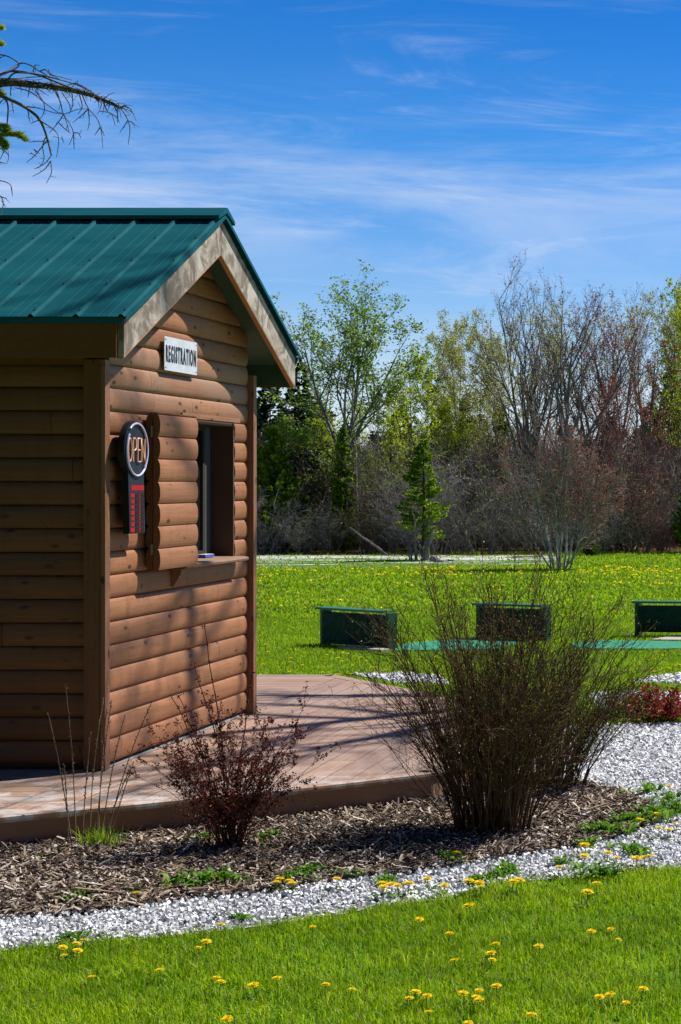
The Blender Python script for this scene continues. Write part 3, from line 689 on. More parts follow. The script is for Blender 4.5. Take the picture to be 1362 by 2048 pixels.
P_far = px_poly([(100, 1100), (1090, 1109), (1130, 1118), (1100, 1130), (880, 1134), (560, 1138), (100, 1138)])
lawn_region(11.5, 21, 380000, .045, .008, 'lawn between the deck and the driving range dividers')
lawn_region(21, 40.5, 170000, .055, .03, 'far lawn of the range reaching the tree line')

# ------------------------------------------------------------------ driving range dividers and mats
MDG = simple('divider_green', (.006, .055, .026), .45, scale=8.); 
def m_tarp():
    m, N, L, B = newmat('green_tarp'); n = NB(N, L); v = n.noise(n.coord((1, 1, 1.6), (0, .7, 0)), 4., 4, .6, 1.5)
    L.new(n.ramp(v, [(.3, (.005, .030, .020)), (.7, (.009, .050, .034))]), B.inputs['Base Color']); B.inputs['Roughness'].default_value = .6; B.inputs['Specular IOR Level'].default_value = .15; n.bump(v, 1., .06, B); return m
MT = m_tarp(); MLT = simple('painted_rail', (.03, .16, .10), .5)
def divider(a, b, h0, h1, label, n_):
    a = np.array(a); b = np.array(b); L_ = np.linalg.norm(b - a); ang = math.atan2(b[1] - a[1], b[0] - a[0]); c = (a + b) / 2
    t = thing('range_divider', label, 'divider', (c[0], c[1], 0), 'dividers between the hitting mats', ang)
    for s_ in (-1, 1):
        m_ = MB(); m_.box((s_ * (L_ / 2 - .022), .0, h1 / 2 - .01), (.045, .11, h1 - .03)); m_.build('post', MDG, t)
    m_ = MB(); nu, nv = 24, 10; V = []
    rr = np.random.default_rng(n_); ph = rr.uniform(0, 6, 4)
    for j in range(nv + 1):
        for i in range(nu + 1):
            u = i / nu; v = j / nv; q = .010 * math.sin(9 * u + 6 * v + ph[0]) * math.sin(3.1 * u) + .006 * math.sin(23 * u - 9 * v + ph[1]) * (1 - v)
            V.append((-L_ / 2 + .04 + (L_ - .08) * u, -.062 - abs(q) , h0 + (h1 - .05 - h0) * v))
    m_.add(V, [(j * (nu + 1) + i, j * (nu + 1) + i + 1, (j + 1) * (nu + 1) + i + 1, (j + 1) * (nu + 1) + i) for j in range(nv) for i in range(nu)]); 
    m_.build('tarp_panel', MT, t, True)
    m_ = MB(); m_.box((0, .0, (h0 + h1 - .05) / 2), (L_ - .095, .1, h1 - .05 - h0)); m_.build('panel', MT, t)
    m_ = MB(); m_.box((-.02, -.02, h1 - .008), (L_ + .01, .16, .022)); m_.build('top_rail', MLT, t)
    return t
divider((-5.26, 17.55), (-4.42, 17.0), .035, .395, 'green divider box nearest the deck, left of the three', 1)
s2 = P(958, 1280, 18.2); e2 = P(1097, 1280, 17.9); divider(s2[:2], e2[:2], .03, .39, 'green divider box half hidden behind the bare bush', 2)
s3 = P(1272, 1280, 18.5); e3 = P(1440, 1280, 18.4); divider(s3[:2], e3[:2], .06, .39, 'green divider box cut by the right edge of the photo', 3)
def m_mat():
    m, N, L, B = newmat('teal_turf'); n = NB(N, L); v = n.noise(n.world((1, 1, 1)), 25., 6, .7); g = n.noise(n.world((1, 1, 1)), 2.5, 4, .6)
    c = n.ramp(v, [(.3, (.006, .17, .095)), (.7, (.02, .30, .17))]); c = n.mix(n.rng(g, .5, .7, 0., .35), c, (.05, .25, .12)); L.new(c, B.inputs['Base Color']); B.inputs['Roughness'].default_value = .8; n.bump(v, .4, .01, B); return m
MM = m_mat()
def slab(name, poly, z0, z1, mat, label, cat, group=None):
    c = np.mean(np.array(poly), 0); m_ = MB(); m_.prism([(x - c[0], y - c[1], z0) for x, y in (poly if sum((poly[i][0] * poly[(i + 1) % len(poly)][1] - poly[(i + 1) % len(poly)][0] * poly[i][1]) for i in range(len(poly))) > 0 else poly[::-1])], (0, 0, z1 - z0))
    o = m_.build(name, mat); o.location = (c[0], c[1], 0); tag(o, label, cat, group); return o
slab('hitting_mat', MAT1, .0, .03, MM, 'teal turf hitting mat beside the divider nearest the deck', 'mat', 'teal hitting mats')
slab('hitting_mat', MAT2, .0, .03, MM, 'teal turf hitting mat in front of the rightmost divider', 'mat', 'teal hitting mats')
CON = simple('worn_concrete', (.42, .38, .36), .85, scale=30.)
slab('concrete_pad', PAD, .0, .034, CON, 'small concrete pad below the rightmost divider', 'slab')
slab('concrete_pad', [(-4.98, 17.05), (-4.45, 16.7), (-4.38, 16.78), (-4.9, 17.17)], .0, .04, CON, 'narrow concrete strip under the divider nearest the deck', 'slab')

# ------------------------------------------------------------------ trees
def branch(r, p, d, L_, rad, lev, Pm, out, tips):
    n = Pm['seg'][lev]; pts = [p]; dd = d / np.linalg.norm(d)
    for i in range(n):
        dd = dd + r.normal(0, Pm['wob'][lev], 3) + np.array([0, 0, Pm['trop'][lev]]); dd /= np.linalg.norm(dd); pts.append(pts[-1] + dd * L_ / n)
    pts = np.array(pts); rr = rad * np.linspace(1, Pm.get('taper', .35) if lev < Pm['max'] else .4, n + 1)
    out[min(lev, 9)].append((pts, rr))
    if lev >= Pm['max']:
        for t in np.linspace(.15, 1, Pm.get('tipn', 5)):
            i = min(int(t * n), n - 1); f = t * n - i; tips.append((pts[i] * (1 - f) + pts[i + 1] * f, dd))
        return
    nc = Pm['n'][lev]; nc = max(1, int(r.normal(nc, nc * .15)))
    for c in range(nc):
        t = Pm['start'][lev] + (1 - Pm['start'][lev]) * ((c + r.random()) / nc); i = min(int(t * n), n - 1); f = t * n - i
        q = pts[i] * (1 - f) + pts[i + 1] * f; dl = pts[i + 1] - pts[i]; dl /= np.linalg.norm(dl)
        v = np.cross(dl, r.normal(size=3)); v /= np.linalg.norm(v) + 1e-9; a = math.radians(r.normal(Pm['ang'][lev], 8))
        nd_ = dl * math.cos(a) + v * math.sin(a); ll = L_ * Pm['len'][lev] * (1 - .55 * t * Pm.get('apex', 1)) * r.uniform(.7, 1.2)
        branch(r, q, nd_, ll, max(rr[i] * .62, Pm.get('rmin', .003)), lev + 1, Pm, out, tips)
def leaf_quads(mb, C, size, r, m=0, asp=.6, droop=0., diamond=True):
    k = len(C)
    if not k: return
    R_ = rot_rand(k, r); s_ = size * r.uniform(.6, 1.35, k); a = R_[:, :, 0] * s_[:, None]; b = R_[:, :, 1] * (s_ * asp)[:, None]
    if droop: a[:, 2] -= droop * s_
    V = np.stack([C - a * .5, C + b * .5, C + a * .5, C - b * .5], 1)
    mb.add(V.reshape(-1, 3), np.arange(k * 4).reshape(-1, 4), m)
def tree_mesh(name, label, cat, seed, Pm, stems, bark, leafmat, leafsize, leafn, trunk_levels=1, spread=.05, kmin=3, group=None, loc=(0, 0, 0), bark2=None, droop=0., clip=None):
    r = np.random.default_rng(seed); out = {i: [] for i in range(10)}; tips = []
    for (p, d, L_, rad) in stems: branch(r, np.array(p, float), np.array(d, float), L_, rad, 0, Pm, out, tips)
    t = thing(name, label, cat, loc, group); tr = MB(); cr = MB()
    for lev, L in out.items():
        for pts, rr in L:
            if lev <= trunk_levels: tr.tube(pts, rr, 6 if lev == 0 else 4)
            else: cr.tube(pts, rr, kmin, 0)
    if clip is not None: tips = [q for q in tips if clip(q[0])]
    C = np.array([q[0] for q in tips])
    tr.build('trunk', bark, t, True)
    if leafn > 0:
        kk = int(leafn) if leafn >= 1 else 1
        C2 = np.repeat(C, kk, 0)
        if leafn < 1: C2 = C2[r.random(len(C2)) < leafn]
        C2 = C2 + r.normal(0, spread, C2.shape); leaf_quads(cr, C2, leafsize, r, 1, .55, droop)
    cr.build('crown', [bark2 or bark, leafmat], t)
    return t
BK = dict(grey=m_bark('bark_grey', (.10, .095, .09), (.26, .245, .23)), dark=m_bark('bark_dark', (.035, .028, .024), (.10, .085, .07)), white=m_bark('bark_birch', (.13, .12, .11), (.66, .64, .6)), red=m_bark('bark_reddish', (.09, .05, .045), (.20, .12, .11)), twig=m_bark('twig_grey', (.19, .17, .165), (.40, .37, .36)), brown=m_bark('twig_brown', (.09, .065, .05), (.22, .16, .125)))
LF = dict(spring=m_leaf('leaf_spring_green', [(0., (.08, .15, .02)), (.5, (.20, .32, .05)), (1., (.38, .48, .10))], .5), lime=m_leaf('leaf_lime', [(0., (.20, .30, .015)), (.5, (.38, .48, .03)), (1., (.55, .60, .07))], .5),
          pale=m_leaf('leaf_pale', [(0., (.25, .27, .09)), (1., (.5, .5, .22))], .5), red=m_leaf('bud_red', [(0., (.16, .03, .02)), (1., (.42, .10, .07))], .35), willow=m_leaf('leaf_willow', [(0., (.035, .075, .02)), (.5, (.09, .16, .035)), (1., (.22, .30, .06))], .4),
          fir=m_leaf('needle_dark', [(0., (.006, .02, .010)), (.5, (.014, .042, .018)), (1., (.035, .085, .03))], .15), spruce=m_leaf('needle_bright', [(0., (.05, .12, .006)), (.5, (.15, .26, .010)), (1., (.34, .44, .02))], .5), cedar=m_leaf('needle_cedar', [(0., (.04, .09, .006)), (.5, (.11, .19, .012)), (1., (.22, .30, .03))], .3),
          buds=m_leaf('leaf_bud', [(0., (.09, .17, .012)), (1., (.28, .40, .04))], .4), barb=m_leaf('leaf_barberry', [(0., (.018, .006, .007)), (.45, (.07, .016, .016)), (.8, (.16, .03, .02)), (1., (.34, .05, .02))], .25), scar=m_leaf('leaf_scarlet', [(0., (.08, .015, .01)), (.6, (.33, .04, .025)), (1., (.45, .13, .05))], .35))
# --- conifers
def conifer(label, seed, h, rad, leafmat, dens, loc, name='spruce_tree', group=None, bare=.08, droop=-.15, size=.06, trunk_r=.05, gap=.0, up=.0):
    r = np.random.default_rng(seed); t = thing(name, label, 'tree', loc, group); tr = MB(); cr = MB()
    tr.tube([(0, 0, 0), (.02, .01, h * .5), (0, 0, h)], [trunk_r, trunk_r * .6, .006], 7); z = h * bare; C = []; D = []
    while z < h * .985:
        f = 1 - (z - h * bare) / (h * (1 - bare)); Rr = rad * (f ** .8) * (.8 + .35 * r.random()) + .02; nb = r.integers(5, 9)
        for i in range(nb):
            if r.random() < gap: continue
            az = r.uniform(0, 2 * math.pi); L_ = Rr * r.uniform(.65, 1.15); d = np.array([math.cos(az), math.sin(az), droop * f + .25 * (1 - f) + up]); ts = np.linspace(0, 1, 5)
            pts = np.array([0, 0, z]) + d[None] * (ts * L_)[:, None] + np.array([0, 0, 1])[None] * ((.18 * ts ** 2 - .1 * ts) * L_)[:, None]; tr.tube(pts, np.linspace(.012, .003, 5) * (h / 4), 3)
            m_ = int(dens * L_ / rad * 60) + 4; tt = np.sqrt(r.random(m_)) * 1.02; base = np.stack([np.interp(tt, ts, pts[:, j]) for j in range(3)], 1)
            side = np.array([-math.sin(az), math.cos(az), 0]); wdt = .30 * L_ * (1.08 - tt) + .02; base += side[None] * (r.uniform(-1, 1, m_) * wdt)[:, None]; base[:, 2] -= np.abs(r.normal(0, .035, m_)) * h / 4
            C.append(base); D.append(np.repeat(d[None], m_, 0))
        z += h * .028 * r.uniform(.7, 1.3)
    C = np.vstack(C); D = np.vstack(D); D = D + r.normal(0, .45, D.shape); D /= np.linalg.norm(D, axis=1, keepdims=True); k = len(C)
    S = np.cross(D, r.normal(size=(k, 3))); S /= np.linalg.norm(S, axis=1, keepdims=True); s_ = size * r.uniform(.6, 1.4, k)
    V = np.stack([C - S * (s_ * .12)[:, None], C + D * s_[:, None] * .5 + S * (s_ * .3)[:, None], C + D * s_[:, None], C + D * s_[:, None] * .5 - S * (s_ * .3)[:, None]], 1)
    cr.add(V.reshape(-1, 3), np.arange(k * 4).reshape(-1, 4)); tr.build('trunk', BK['dark'], t, True); cr.build('crown', leafmat, t); return t
def at(px, Y): return ((px - VX) * Y / F, Y, 0)
def top(py, Y): return CZ - (py - HY) * Y / F
rr_ = random.Random(3)

# the tall tree with young leaves, upright spreading limbs
Y0 = 42.0
Pw = dict(seg=[7, 7, 5, 4], wob=[.05, .09, .14, .18], trop=[.03, .05, .03, .0], n=[7, 7, 5], start=[.16, .22, .2], ang=[33, 36, 42], len=[.72, .5, .5], max=3, tipn=5, rmin=.004, taper=.3, apex=.7)
stems = [((0, 0, 0), (0.02, 0, 1), 3.0, .10), ((0, 0, 2.5), (.10, .1, 1), 4.3, .06), ((0, 0, 2.7), (-.42, 0, .9), 3.9, .05), ((0, 0, 2.9), (.42, -.1, .9), 3.5, .05), ((.02, 0, 2.8), (-.08, -.1, 1), 4.0, .045), ((0, 0, 2.3), (-.9, .1, .55), 2.0, .025), ((0, 0, 3.0), (.2, .2, 1), 3.6, .04)]
big = tree_mesh('leafing_tree', 'tallest tree of the tree line, open crown of small young green leaves', 'tree', 7, Pw, stems, BK['grey'], LF['spring'], .085, 2, 1, .07, loc=at(690, Y0), bark2=BK['dark']); big.scale = (.95, .95, .765)

# slender trees: proto variants
Ps = dict(seg=[10, 5, 4, 3], wob=[.025, .09, .14, .2], trop=[.02, .07, .04, 0], n=[26, 6, 3], start=[.28, .2, .2], ang=[38, 38, 40], len=[.28, .5, .55], max=3, tipn=3, rmin=.0035, taper=.12, apex=1)
def slender(label, seed, h, bark, lm, ls, ln, loc, group=None, name='aspen_tree', P_=Ps, rad=.05, bark2=None):
    return tree_mesh(name, label, 'tree', seed, P_, [((0, 0, 0), (.02, 0, 1), h, rad)], bark, lm, ls, ln, 0, .05, loc=loc, group=group, bark2=bark2)
pale0 = slender('slim pale aspen left of the gap of sky, cream leaf haze', 21, 7.6, BK['grey'], LF['pale'], .07, 4, at(905, 50), 'slim pale aspens', rad=.045)
where = ['slim pale aspen between the tall leafing tree and the gap of sky, yellowish tips', 'slim pale aspen right of the gap of sky before the grey bare trees', 'slim pale aspen closest behind the tall leafing tree', 'slim pale aspen at the middle of the gap of sky, low and thin', 'slim pale aspen second from the tall leafing tree, nearer than its neighbours', 'slim pale aspen above the narrow spruce tops', 'slim pale aspen rising from the lime trees', 'shortest slim pale aspen beside the bare group']
for (px, Y, h, s_), lb in zip([(940, 54, 690, 1), (985, 52, 705, 2), (862, 52, 690, 3), (1008, 57, 670, 4), (922, 47, 665, 5), (960, 48, 675, 2.6), (885, 46, 700, 3.7), (990, 46, 720, .7)], where):
    z = top(h, Y); dup(pale0, at(px, Y), s_ * 1.7, z / 7.6, lb)
lime0 = slender('lime green leafing tree just right of the tall tree trunk', 22, 6.0, BK['dark'], LF['lime'], .085, 2, at(822, 44), 'lime green leafing trees', 'lime_tree', dict(Ps, n=[30, 7, 4], ang=[44, 42, 42], len=[.36, .5, .5]))
lime0.name = 'leafing_tree'
dup(lime0, at(660, 46), 1.9, .56, 'lime green leafing tree low at the left of the tall tree'); dup(lime0, at(862, 47), 3.3, .72, 'lime green leafing tree left of the slim pale aspens'); dup(lime0, at(1340, 50), 4.1, (.75, .75, 1.12), 'lime green leafing tree at the right edge of the photo')
dup(lime0, at(1385, 46), 2.6, (.7, .7, .95), 'lime green tree half outside the right edge'); dup(lime0, at(785, 41.5), .6, .62, 'low lime green tree right under the tall tree crown'); dup(lime0, at(915, 46), 2.2, .58, 'low lime green tree under the slim pale aspens')
dup(lime0, at(700, 44), 4.4, .56, 'low lime green tree in front of the tall tree trunk')
pale0.scale = (.8, .8, .79); lime0.scale = (.8, .8, .76)
# grey bare trees with spreading crowns
Pb = dict(seg=[8, 7, 5, 4], wob=[.05, .08, .13, .18], trop=[.03, .05, .05, .02], n=[9, 7, 5], start=[.3, .15, .15], ang=[34, 36, 38], len=[.62, .48, .5], max=3, tipn=3, rmin=.0035, taper=.22, apex=.8)
bare0 = tree_mesh('bare_tree', 'grey bare tree leftmost of the bare group, greenish bud haze on top', 'tree', 31, Pb, [((0, 0, 0), (.03, 0, 1), 4.6, .075), ((0, 0, 2.4), (-.35, .1, 1), 3.2, .045), ((0, 0, 2.2), (.3, -.1, 1), 3.4, .045)], BK['grey'], LF['pale'], .06, 1, 1, .04, loc=at(1060, 45), group='bare trees behind the white-barked tree')
def put(proto, h0, px, Y, ytop, rz, label, wx=1.0):
    s_ = top(ytop, Y) / h0; return dup(proto, at(px, Y), rz, (s_ * wx, s_ * wx, s_ * .95), label)
bare1 = tree_mesh('bare_tree', 'dark bare tree with forked trunk behind the white-barked tree', 'tree', 33, Pb, [((0, 0, 0), (0, 0, 1), 5.2, .085), ((0, 0, 1.8), (.5, 0, .9), 3.4, .05), ((0, 0, 2.3), (-.2, .2, 1), 3.6, .05)], BK['grey'], LF['red'], .045, .4, 1, .04, loc=at(1130, 43), group='bare trees behind the white-barked tree')
for (pr, px, Y, yt, rz, wx, lb) in [(bare1, 1040, 47, 590, 2.2, .8, 'bare tree standing between the leftmost bare tree and the gap of sky'), (bare0, 1185, 46, 585, 1.2, .9, 'bare tree right of the forked dark trunk with fine upright twigs'),
    (bare1, 1235, 48, 640, 3.9, .85, 'bare tree in the reddish group, second from the forked trunk'), (bare0, 1300, 50, 600, 2.9, .8, 'bare tree behind the reddish maples near the right edge'), (bare0, 1360, 49, 590, 5.1, .8, 'bare tree on the very right edge of the photo'), (bare1, 1085, 52, 640, 5.0, .8, 'small bare tree behind the leftmost bare tree')]:
    put(pr, 5.9 if pr is bare0 else 5.7, px, Y, yt, rz, lb, wx)
red0 = slender('red-budded young maple behind the forked bare tree', 41, 6.0, BK['grey'], LF['red'], .05, .8, at(1165, 47), 'red-budded maples', 'maple_tree', dict(Ps, n=[26, 7, 4], ang=[30, 32, 36], len=[.30, .5, .5]), .04, BK['red'])
for px, Y, yt, rz, lb in [(1100, 46, 690, 2, 'low red-budded maple left of the forked bare tree'), (1215, 45, 620, 3, 'red-budded maple in the middle of the reddish group'), (1250, 47, 600, 4.4, 'tallest red-budded maple of the reddish group'), (1285, 44, 640, 5.4, 'red-budded maple left of the right-hand lime tree'), (1320, 47, 630, .6, 'red-budded maple behind the right-hand lime tree'), (1195, 42.5, 760, 1.6, 'short red-budded maple right behind the white-barked tree')]:
    put(red0, 6.3, px, Y, yt, rz, lb, 1.1)
# dark firs at the left, small conifers in the thicket
fir0 = conifer('tall dark fir beside the far corner of the cabin', 51, 6.0, 1.0, LF['fir'], 1.6, at(598, 48), 'fir_tree', 'dark firs by the cabin', droop=-.12, size=.14)
fir0.scale = (.9, .9, .87)
dup(fir0, at(608, 43), 5.2, (.8, .8, .52), 'small dark fir between the tall firs and the tall leafing tree')
put(fir0, 6.0, 540, 49, 715, 1.1, 'dark fir hidden partly by the cabin eave', 1.15); put(fir0, 6.0, 630, 52, 765, 2.1, 'dark fir in the back, right of the tall fir', 1.1); put(fir0, 6.0, 500, 47, 760, 3.1, 'dark fir behind the cabin corner', 1.1)
put(fir0, 6.0, 570, 46, 800, 4.3, 'shorter dark fir in front of the tall firs', 1.3); put(fir0, 6.0, 700, 56, 840, 2.7, 'distant dark fir behind the tall leafing tree', 1.3); put(fir0, 6.0, 1345, 52, 700, .5, 'dark fir among trees at the right edge', .9)
for i, (px, Y, yt) in enumerate([(800, 58, 800), (875, 60, 820), (960, 58, 815), (1050, 60, 840), (1130, 58, 830), (1220, 60, 820), (1300, 58, 790), (1380, 57, 780), (750, 60, 850), (650, 60, 800), (1180, 55, 860), (1010, 56, 865)]):
    put(fir0, 6.0, px, Y, yt, i * 1.3, 'dark evergreen deep in the wood behind ' + ['the lime trees', 'the slim aspens', 'the gap of sky', 'the leftmost bare tree', 'the forked bare tree', 'the red-budded maples', 'the right-hand lime tree', 'the right edge tree', 'the tall leafing trunk', 'the firs by the cabin', 'the short red maple', 'the grey thicket'][i], 1.5)['group'] = 'evergreens deep in the wood'
thin0 = conifer('narrow bright green spruce in the thicket below the tall tree', 52, 3.0, .34, LF['spruce'], 1.0, at(686, 40.5), 'spruce_tree', 'narrow spruces in the thicket', size=.08)
put(thin0, 3.0, 930, 50, 780, 1.1, 'narrow spruce top rising at the gap of sky'); put(thin0, 3.0, 1000, 50, 790, 2.1, 'narrow spruce top left of the bare trees'); put(thin0, 3.0, 890, 49, 800, 3.4, 'narrow spruce top under the pale aspens')
conifer('young bright green spruce with open branches alone at the lawn edge', 53, top(872, 36.6), 1.0 * .60, LF['spruce'], 3.2, (at(846, 36.6)[0], 36.6, 0), 'spruce_tree', bare=.20, droop=-.10, size=.05, trunk_r=.045, gap=.28)
# clump of stems around that spruce
Pc = dict(seg=[6, 4, 3], wob=[.07, .15, .2], trop=[.04, .05, 0], n=[6, 4], start=[.3, .2], ang=[30, 38], len=[.45, .5], max=2, tipn=2, rmin=.0035, taper=.3)
tree_mesh('tree_clump', 'grey trunks and dead sprouts clumped at the foot of the young spruce', 'tree', 55, Pc, [((x, y, 0), (x * .5 + .05, y, 1), L_, r_) for x, y, L_, r_ in ((.12, -.1, .75, .075), (-.12, .05, .9, .03), (-.06, -.12, 1.0, .028), (-.2, 0, .7, .022), (-.26, .1, .6, .018), (.0, .1, .9, .03), (.2, .08, .5, .02))], BK['grey'], LF['pale'], .03, 0, 1, loc=at(842, 36.3), bark2=BK['twig'])
# cedar-like yellow-green shrubs/trees by the cabin corner
ced0 = conifer('yellow-green cedar right beside the cabin corner at the tree line', 54, 3.0, .75, LF['cedar'], 1.3, at(545, 40.2), 'cedar_tree', 'yellow-green cedars at the tree line', bare=.03, droop=.5, size=.10, up=.3)
put(ced0, 3.0, 505, 40.6, 870, 1.1, 'yellow-green cedar partly hidden by the cabin wall'); put(ced0, 3.0, 612, 41, 985, 2.6, 'low cedar between the cabin cedar and the narrow spruce', 1.1); put(ced0, 3.0, 575, 41.5, 950, 4.0, 'cedar at the back, just right of the cabin cedar'); put(ced0, 3.0, 1180, 38.6, 1070, .3, 'low green cedar shrub right of the white-barked tree', 2.0)
put(ced0, 3.0, 1375, 40, 960, .9, 'yellow-green cedar cut by the right edge'); put(ced0, 3.0, 772, 41, 1020, 2.0, 'low cedar between the tall tree and the young spruce', .9)
# white-barked multi-stem tree on the lawn
Pk = dict(seg=[8, 6, 4, 3], wob=[.06, .11, .15, .2], trop=[.03, .04, .03, 0], n=[11, 9, 6], start=[.22, .12, .1], ang=[32, 36, 40], len=[.5, .48, .5], max=3, tipn=3, rmin=.0042, taper=.3, apex=.7)
tree_mesh('birch_tree', 'many-stemmed white-barked bare tree on the lawn with red buds at its top', 'tree', 61, Pk,
    [((.02, 0, 0), (.0, .02, 1), 2.4, .034), ((-.10, 0, 0), (-.30, .05, 1), 2.3, .03), ((.1, .05, 0), (.12, .1, 1), 2.3, .03), ((.15, 0, 0), (.40, -.05, 1), 2.1, .026), ((-.04, .08, 0), (-.1, .2, 1), 2.3, .028), ((.0, -.08, 0), (.1, -.2, 1), 2.2, .024), ((-.14, 0, .1), (-.5, 0, .9), 2.0, .02), ((.22, .05, .1), (.55, .1, .8), 1.8, .018), ((-.2, .06, 0), (-.2, .1, 1), 1.9, .02), ((.26, -.05, 0), (.25, -.1, 1), 1.9, .02), ((-.16, -.05, 0), (-.65, 0, .75), 1.7, .016), ((.1, 0, 0), (.75, 0, .7), 1.6, .016)],
    BK['white'], LF['red'], .04, .33, 0, .03, loc=at(1118, 32.6), bark2=BK['twig'], kmin=3).scale = (.82, .82, 1.)
# bare shrubs forming the thicket
Pt = dict(seg=[6, 5, 4], wob=[.10, .16, .22], trop=[.0, .0, -.01], n=[11, 8], start=[.12, .1], ang=[36, 42], len=[.5, .52], max=2, tipn=2, rmin=.0045, taper=.3, apex=.6)
def shrub_proto(label, seed, bark, lm, ln, loc, ls=.05, n=16, h=2.2, wide=.55, group='bare shrubs of the thicket'):
    r = np.random.default_rng(seed); st = []
    for i in range(n):
        a = r.uniform(0, 2 * math.pi); q = r.random() ** .5; st.append(((math.cos(a) * .35 * q, math.sin(a) * .3 * q, 0), (math.cos(a) * wide * q, math.sin(a) * wide * q, 1), h * r.uniform(.65, 1.1), r.uniform(.008, .02)))
    return tree_mesh('bare_shrub', label, 'shrub', seed, Pt, st, bark, lm, ls, ln, 0, .04, loc=loc, group=group)
sh = [shrub_proto('grey bare shrub behind the young spruce', 71, BK['twig'], LF['pale'], .06, at(870, 40)), shrub_proto('brown bare shrub left of the young spruce', 72, BK['brown'], LF['buds'], .5, at(760, 40.5)), shrub_proto('reddish bare shrub right of the white-barked tree', 73, BK['red'], LF['red'], .35, at(1250, 40.3)), shrub_proto('grey green shrub between young spruce and white-barked tree', 74, BK['grey'], LF['buds'], .25, at(960, 39.8))]
marks = [(500, 'at the cabin corner'), (560, 'beside the cabin cedar'), (620, 'under the firs by the cabin'), (690, 'by the narrow spruce'), (750, 'by the leaning dead trunk'), (800, 'left behind the young spruce'), (860, 'right behind the young spruce'), (930, 'right of the young spruce'), (1000, 'left of the white-barked tree'), (1070, 'just left behind the white-barked tree'), (1130, 'behind the white-barked tree'), (1200, 'just right of the white-barked tree'), (1270, 'near the right edge'), (1340, 'at the right edge')]
kinds = ['grey bare shrub', 'brown bare shrub', 'reddish bare shrub', 'grey green budding shrub']
heights = [('first row', 39.6, 960, 1010), ('second row', 42.0, 890, 950), ('third row', 45.0, 850, 900), ('back row', 50, 830, 870)]
for ri, (rn, Yr, t0, t1) in enumerate(heights):
    for px, wh in marks:
        k = rr_.choice([0, 0, 1, 3] if px < 1150 else [0, 1, 2, 3]); Y = Yr + rr_.uniform(-.5, .8); yt = rr_.uniform(t0, t1) + (40 if px < 700 and ri else 0); jx = px + rr_.uniform(-28, 28)
        s_ = top(yt, Y) / 2.75
        dup(sh[k], at(jx, Y), rr_.uniform(0, 6.28), (s_ * rr_.uniform(1., 1.3), s_ * 1.1, s_), '%s, %s of the thicket, %s' % (kinds[k], rn, wh), 'bare shrubs of the thicket')
# extra slim birch trunks in the thicket
bt0 = slender('thin white birch trunk in the thicket under the tall tree, left one', 81, 3.6, BK['white'], LF['buds'], .04, .3, at(722, 40.3), 'thin birches in the thicket', 'birch_tree', dict(Ps, n=[14, 5, 3]), .022, BK['twig'])
bt0.rotation_euler = (0, math.radians(-8), 0)
for px, Y, yt, ty, lb in [(742, 40.8, 880, -3, 'thin white birch trunk in the thicket under the tall tree, middle one'), (768, 41, 900, 3, 'thin white birch trunk in the thicket nearest the young spruce'), (655, 41, 930, -4, 'thin white birch trunk left of the narrow spruce'), (1290, 40.5, 900, -20, 'thin pale trunk leaning left in the thicket near the right edge'), (905, 40, 960, -22, 'thin trunk leaning left between the young spruce and the white-barked tree'), (950, 40, 930, -28, 'thin trunk leaning strongly left before the grey thicket')]:
    o = dup(bt0, at(px, Y), 0, top(yt, Y) / 3.6, lb); o.rotation_euler = (0, math.radians(ty), 0)
# dark understory mass behind the thicket
def understory():
    r = np.random.default_rng(91); mb = MB(); k = 60000
    Y = 41 + r.random(k) ** 1.2 * 17; X = -.29 * Y + r.uniform(-1, 1, k) * (.24 * Y); z = r.random(k) ** 1.2 * 2.6 * (.9 + .2 * np.sin(X * 2.1))
    C = np.stack([X, Y, z], 1); az = r.uniform(0, 6.28, k); d = np.stack([np.cos(az) * .5, np.sin(az) * .5, r.uniform(.2, 1.4, k)], 1); d /= np.linalg.norm(d, axis=1, keepdims=True); L_ = r.uniform(.25, .9, k); s_ = np.cross(d, r.normal(size=(k, 3))); s_ /= np.linalg.norm(s_, axis=1, keepdims=True); s_ *= r.uniform(.004, .010, k)[:, None]
    u = np.cross(d, s_); e = C + d * L_[:, None]
    V = np.stack([C + s_, C - s_ * .5 + u * .9, C - s_ * .5 - u * .9, e], 1); mb.add(V.reshape(-1, 3), (np.array([(0, 1, 3), (1, 2, 3), (2, 0, 3)])[None] + (np.arange(k) * 4)[:, None, None]).reshape(-1, 3))
    C = np.stack([-.29 * 42 + r.uniform(-13, 13, 16000), 41 + r.random(16000) * 14, r.random(16000) ** 2 * 2.4], 1); leaf_quads(mb, C, .11, r, 1)
    return mb
tag(understory().build('undergrowth', [BK['brown'], m_leaf('dead_leaf', [(0., (.03, .02, .012)), (.7, (.09, .06, .03)), (1., (.12, .15, .03))], .2)]), 'dark tangle of twigs and dead leaves inside the wood', 'undergrowth', kind='stuff')
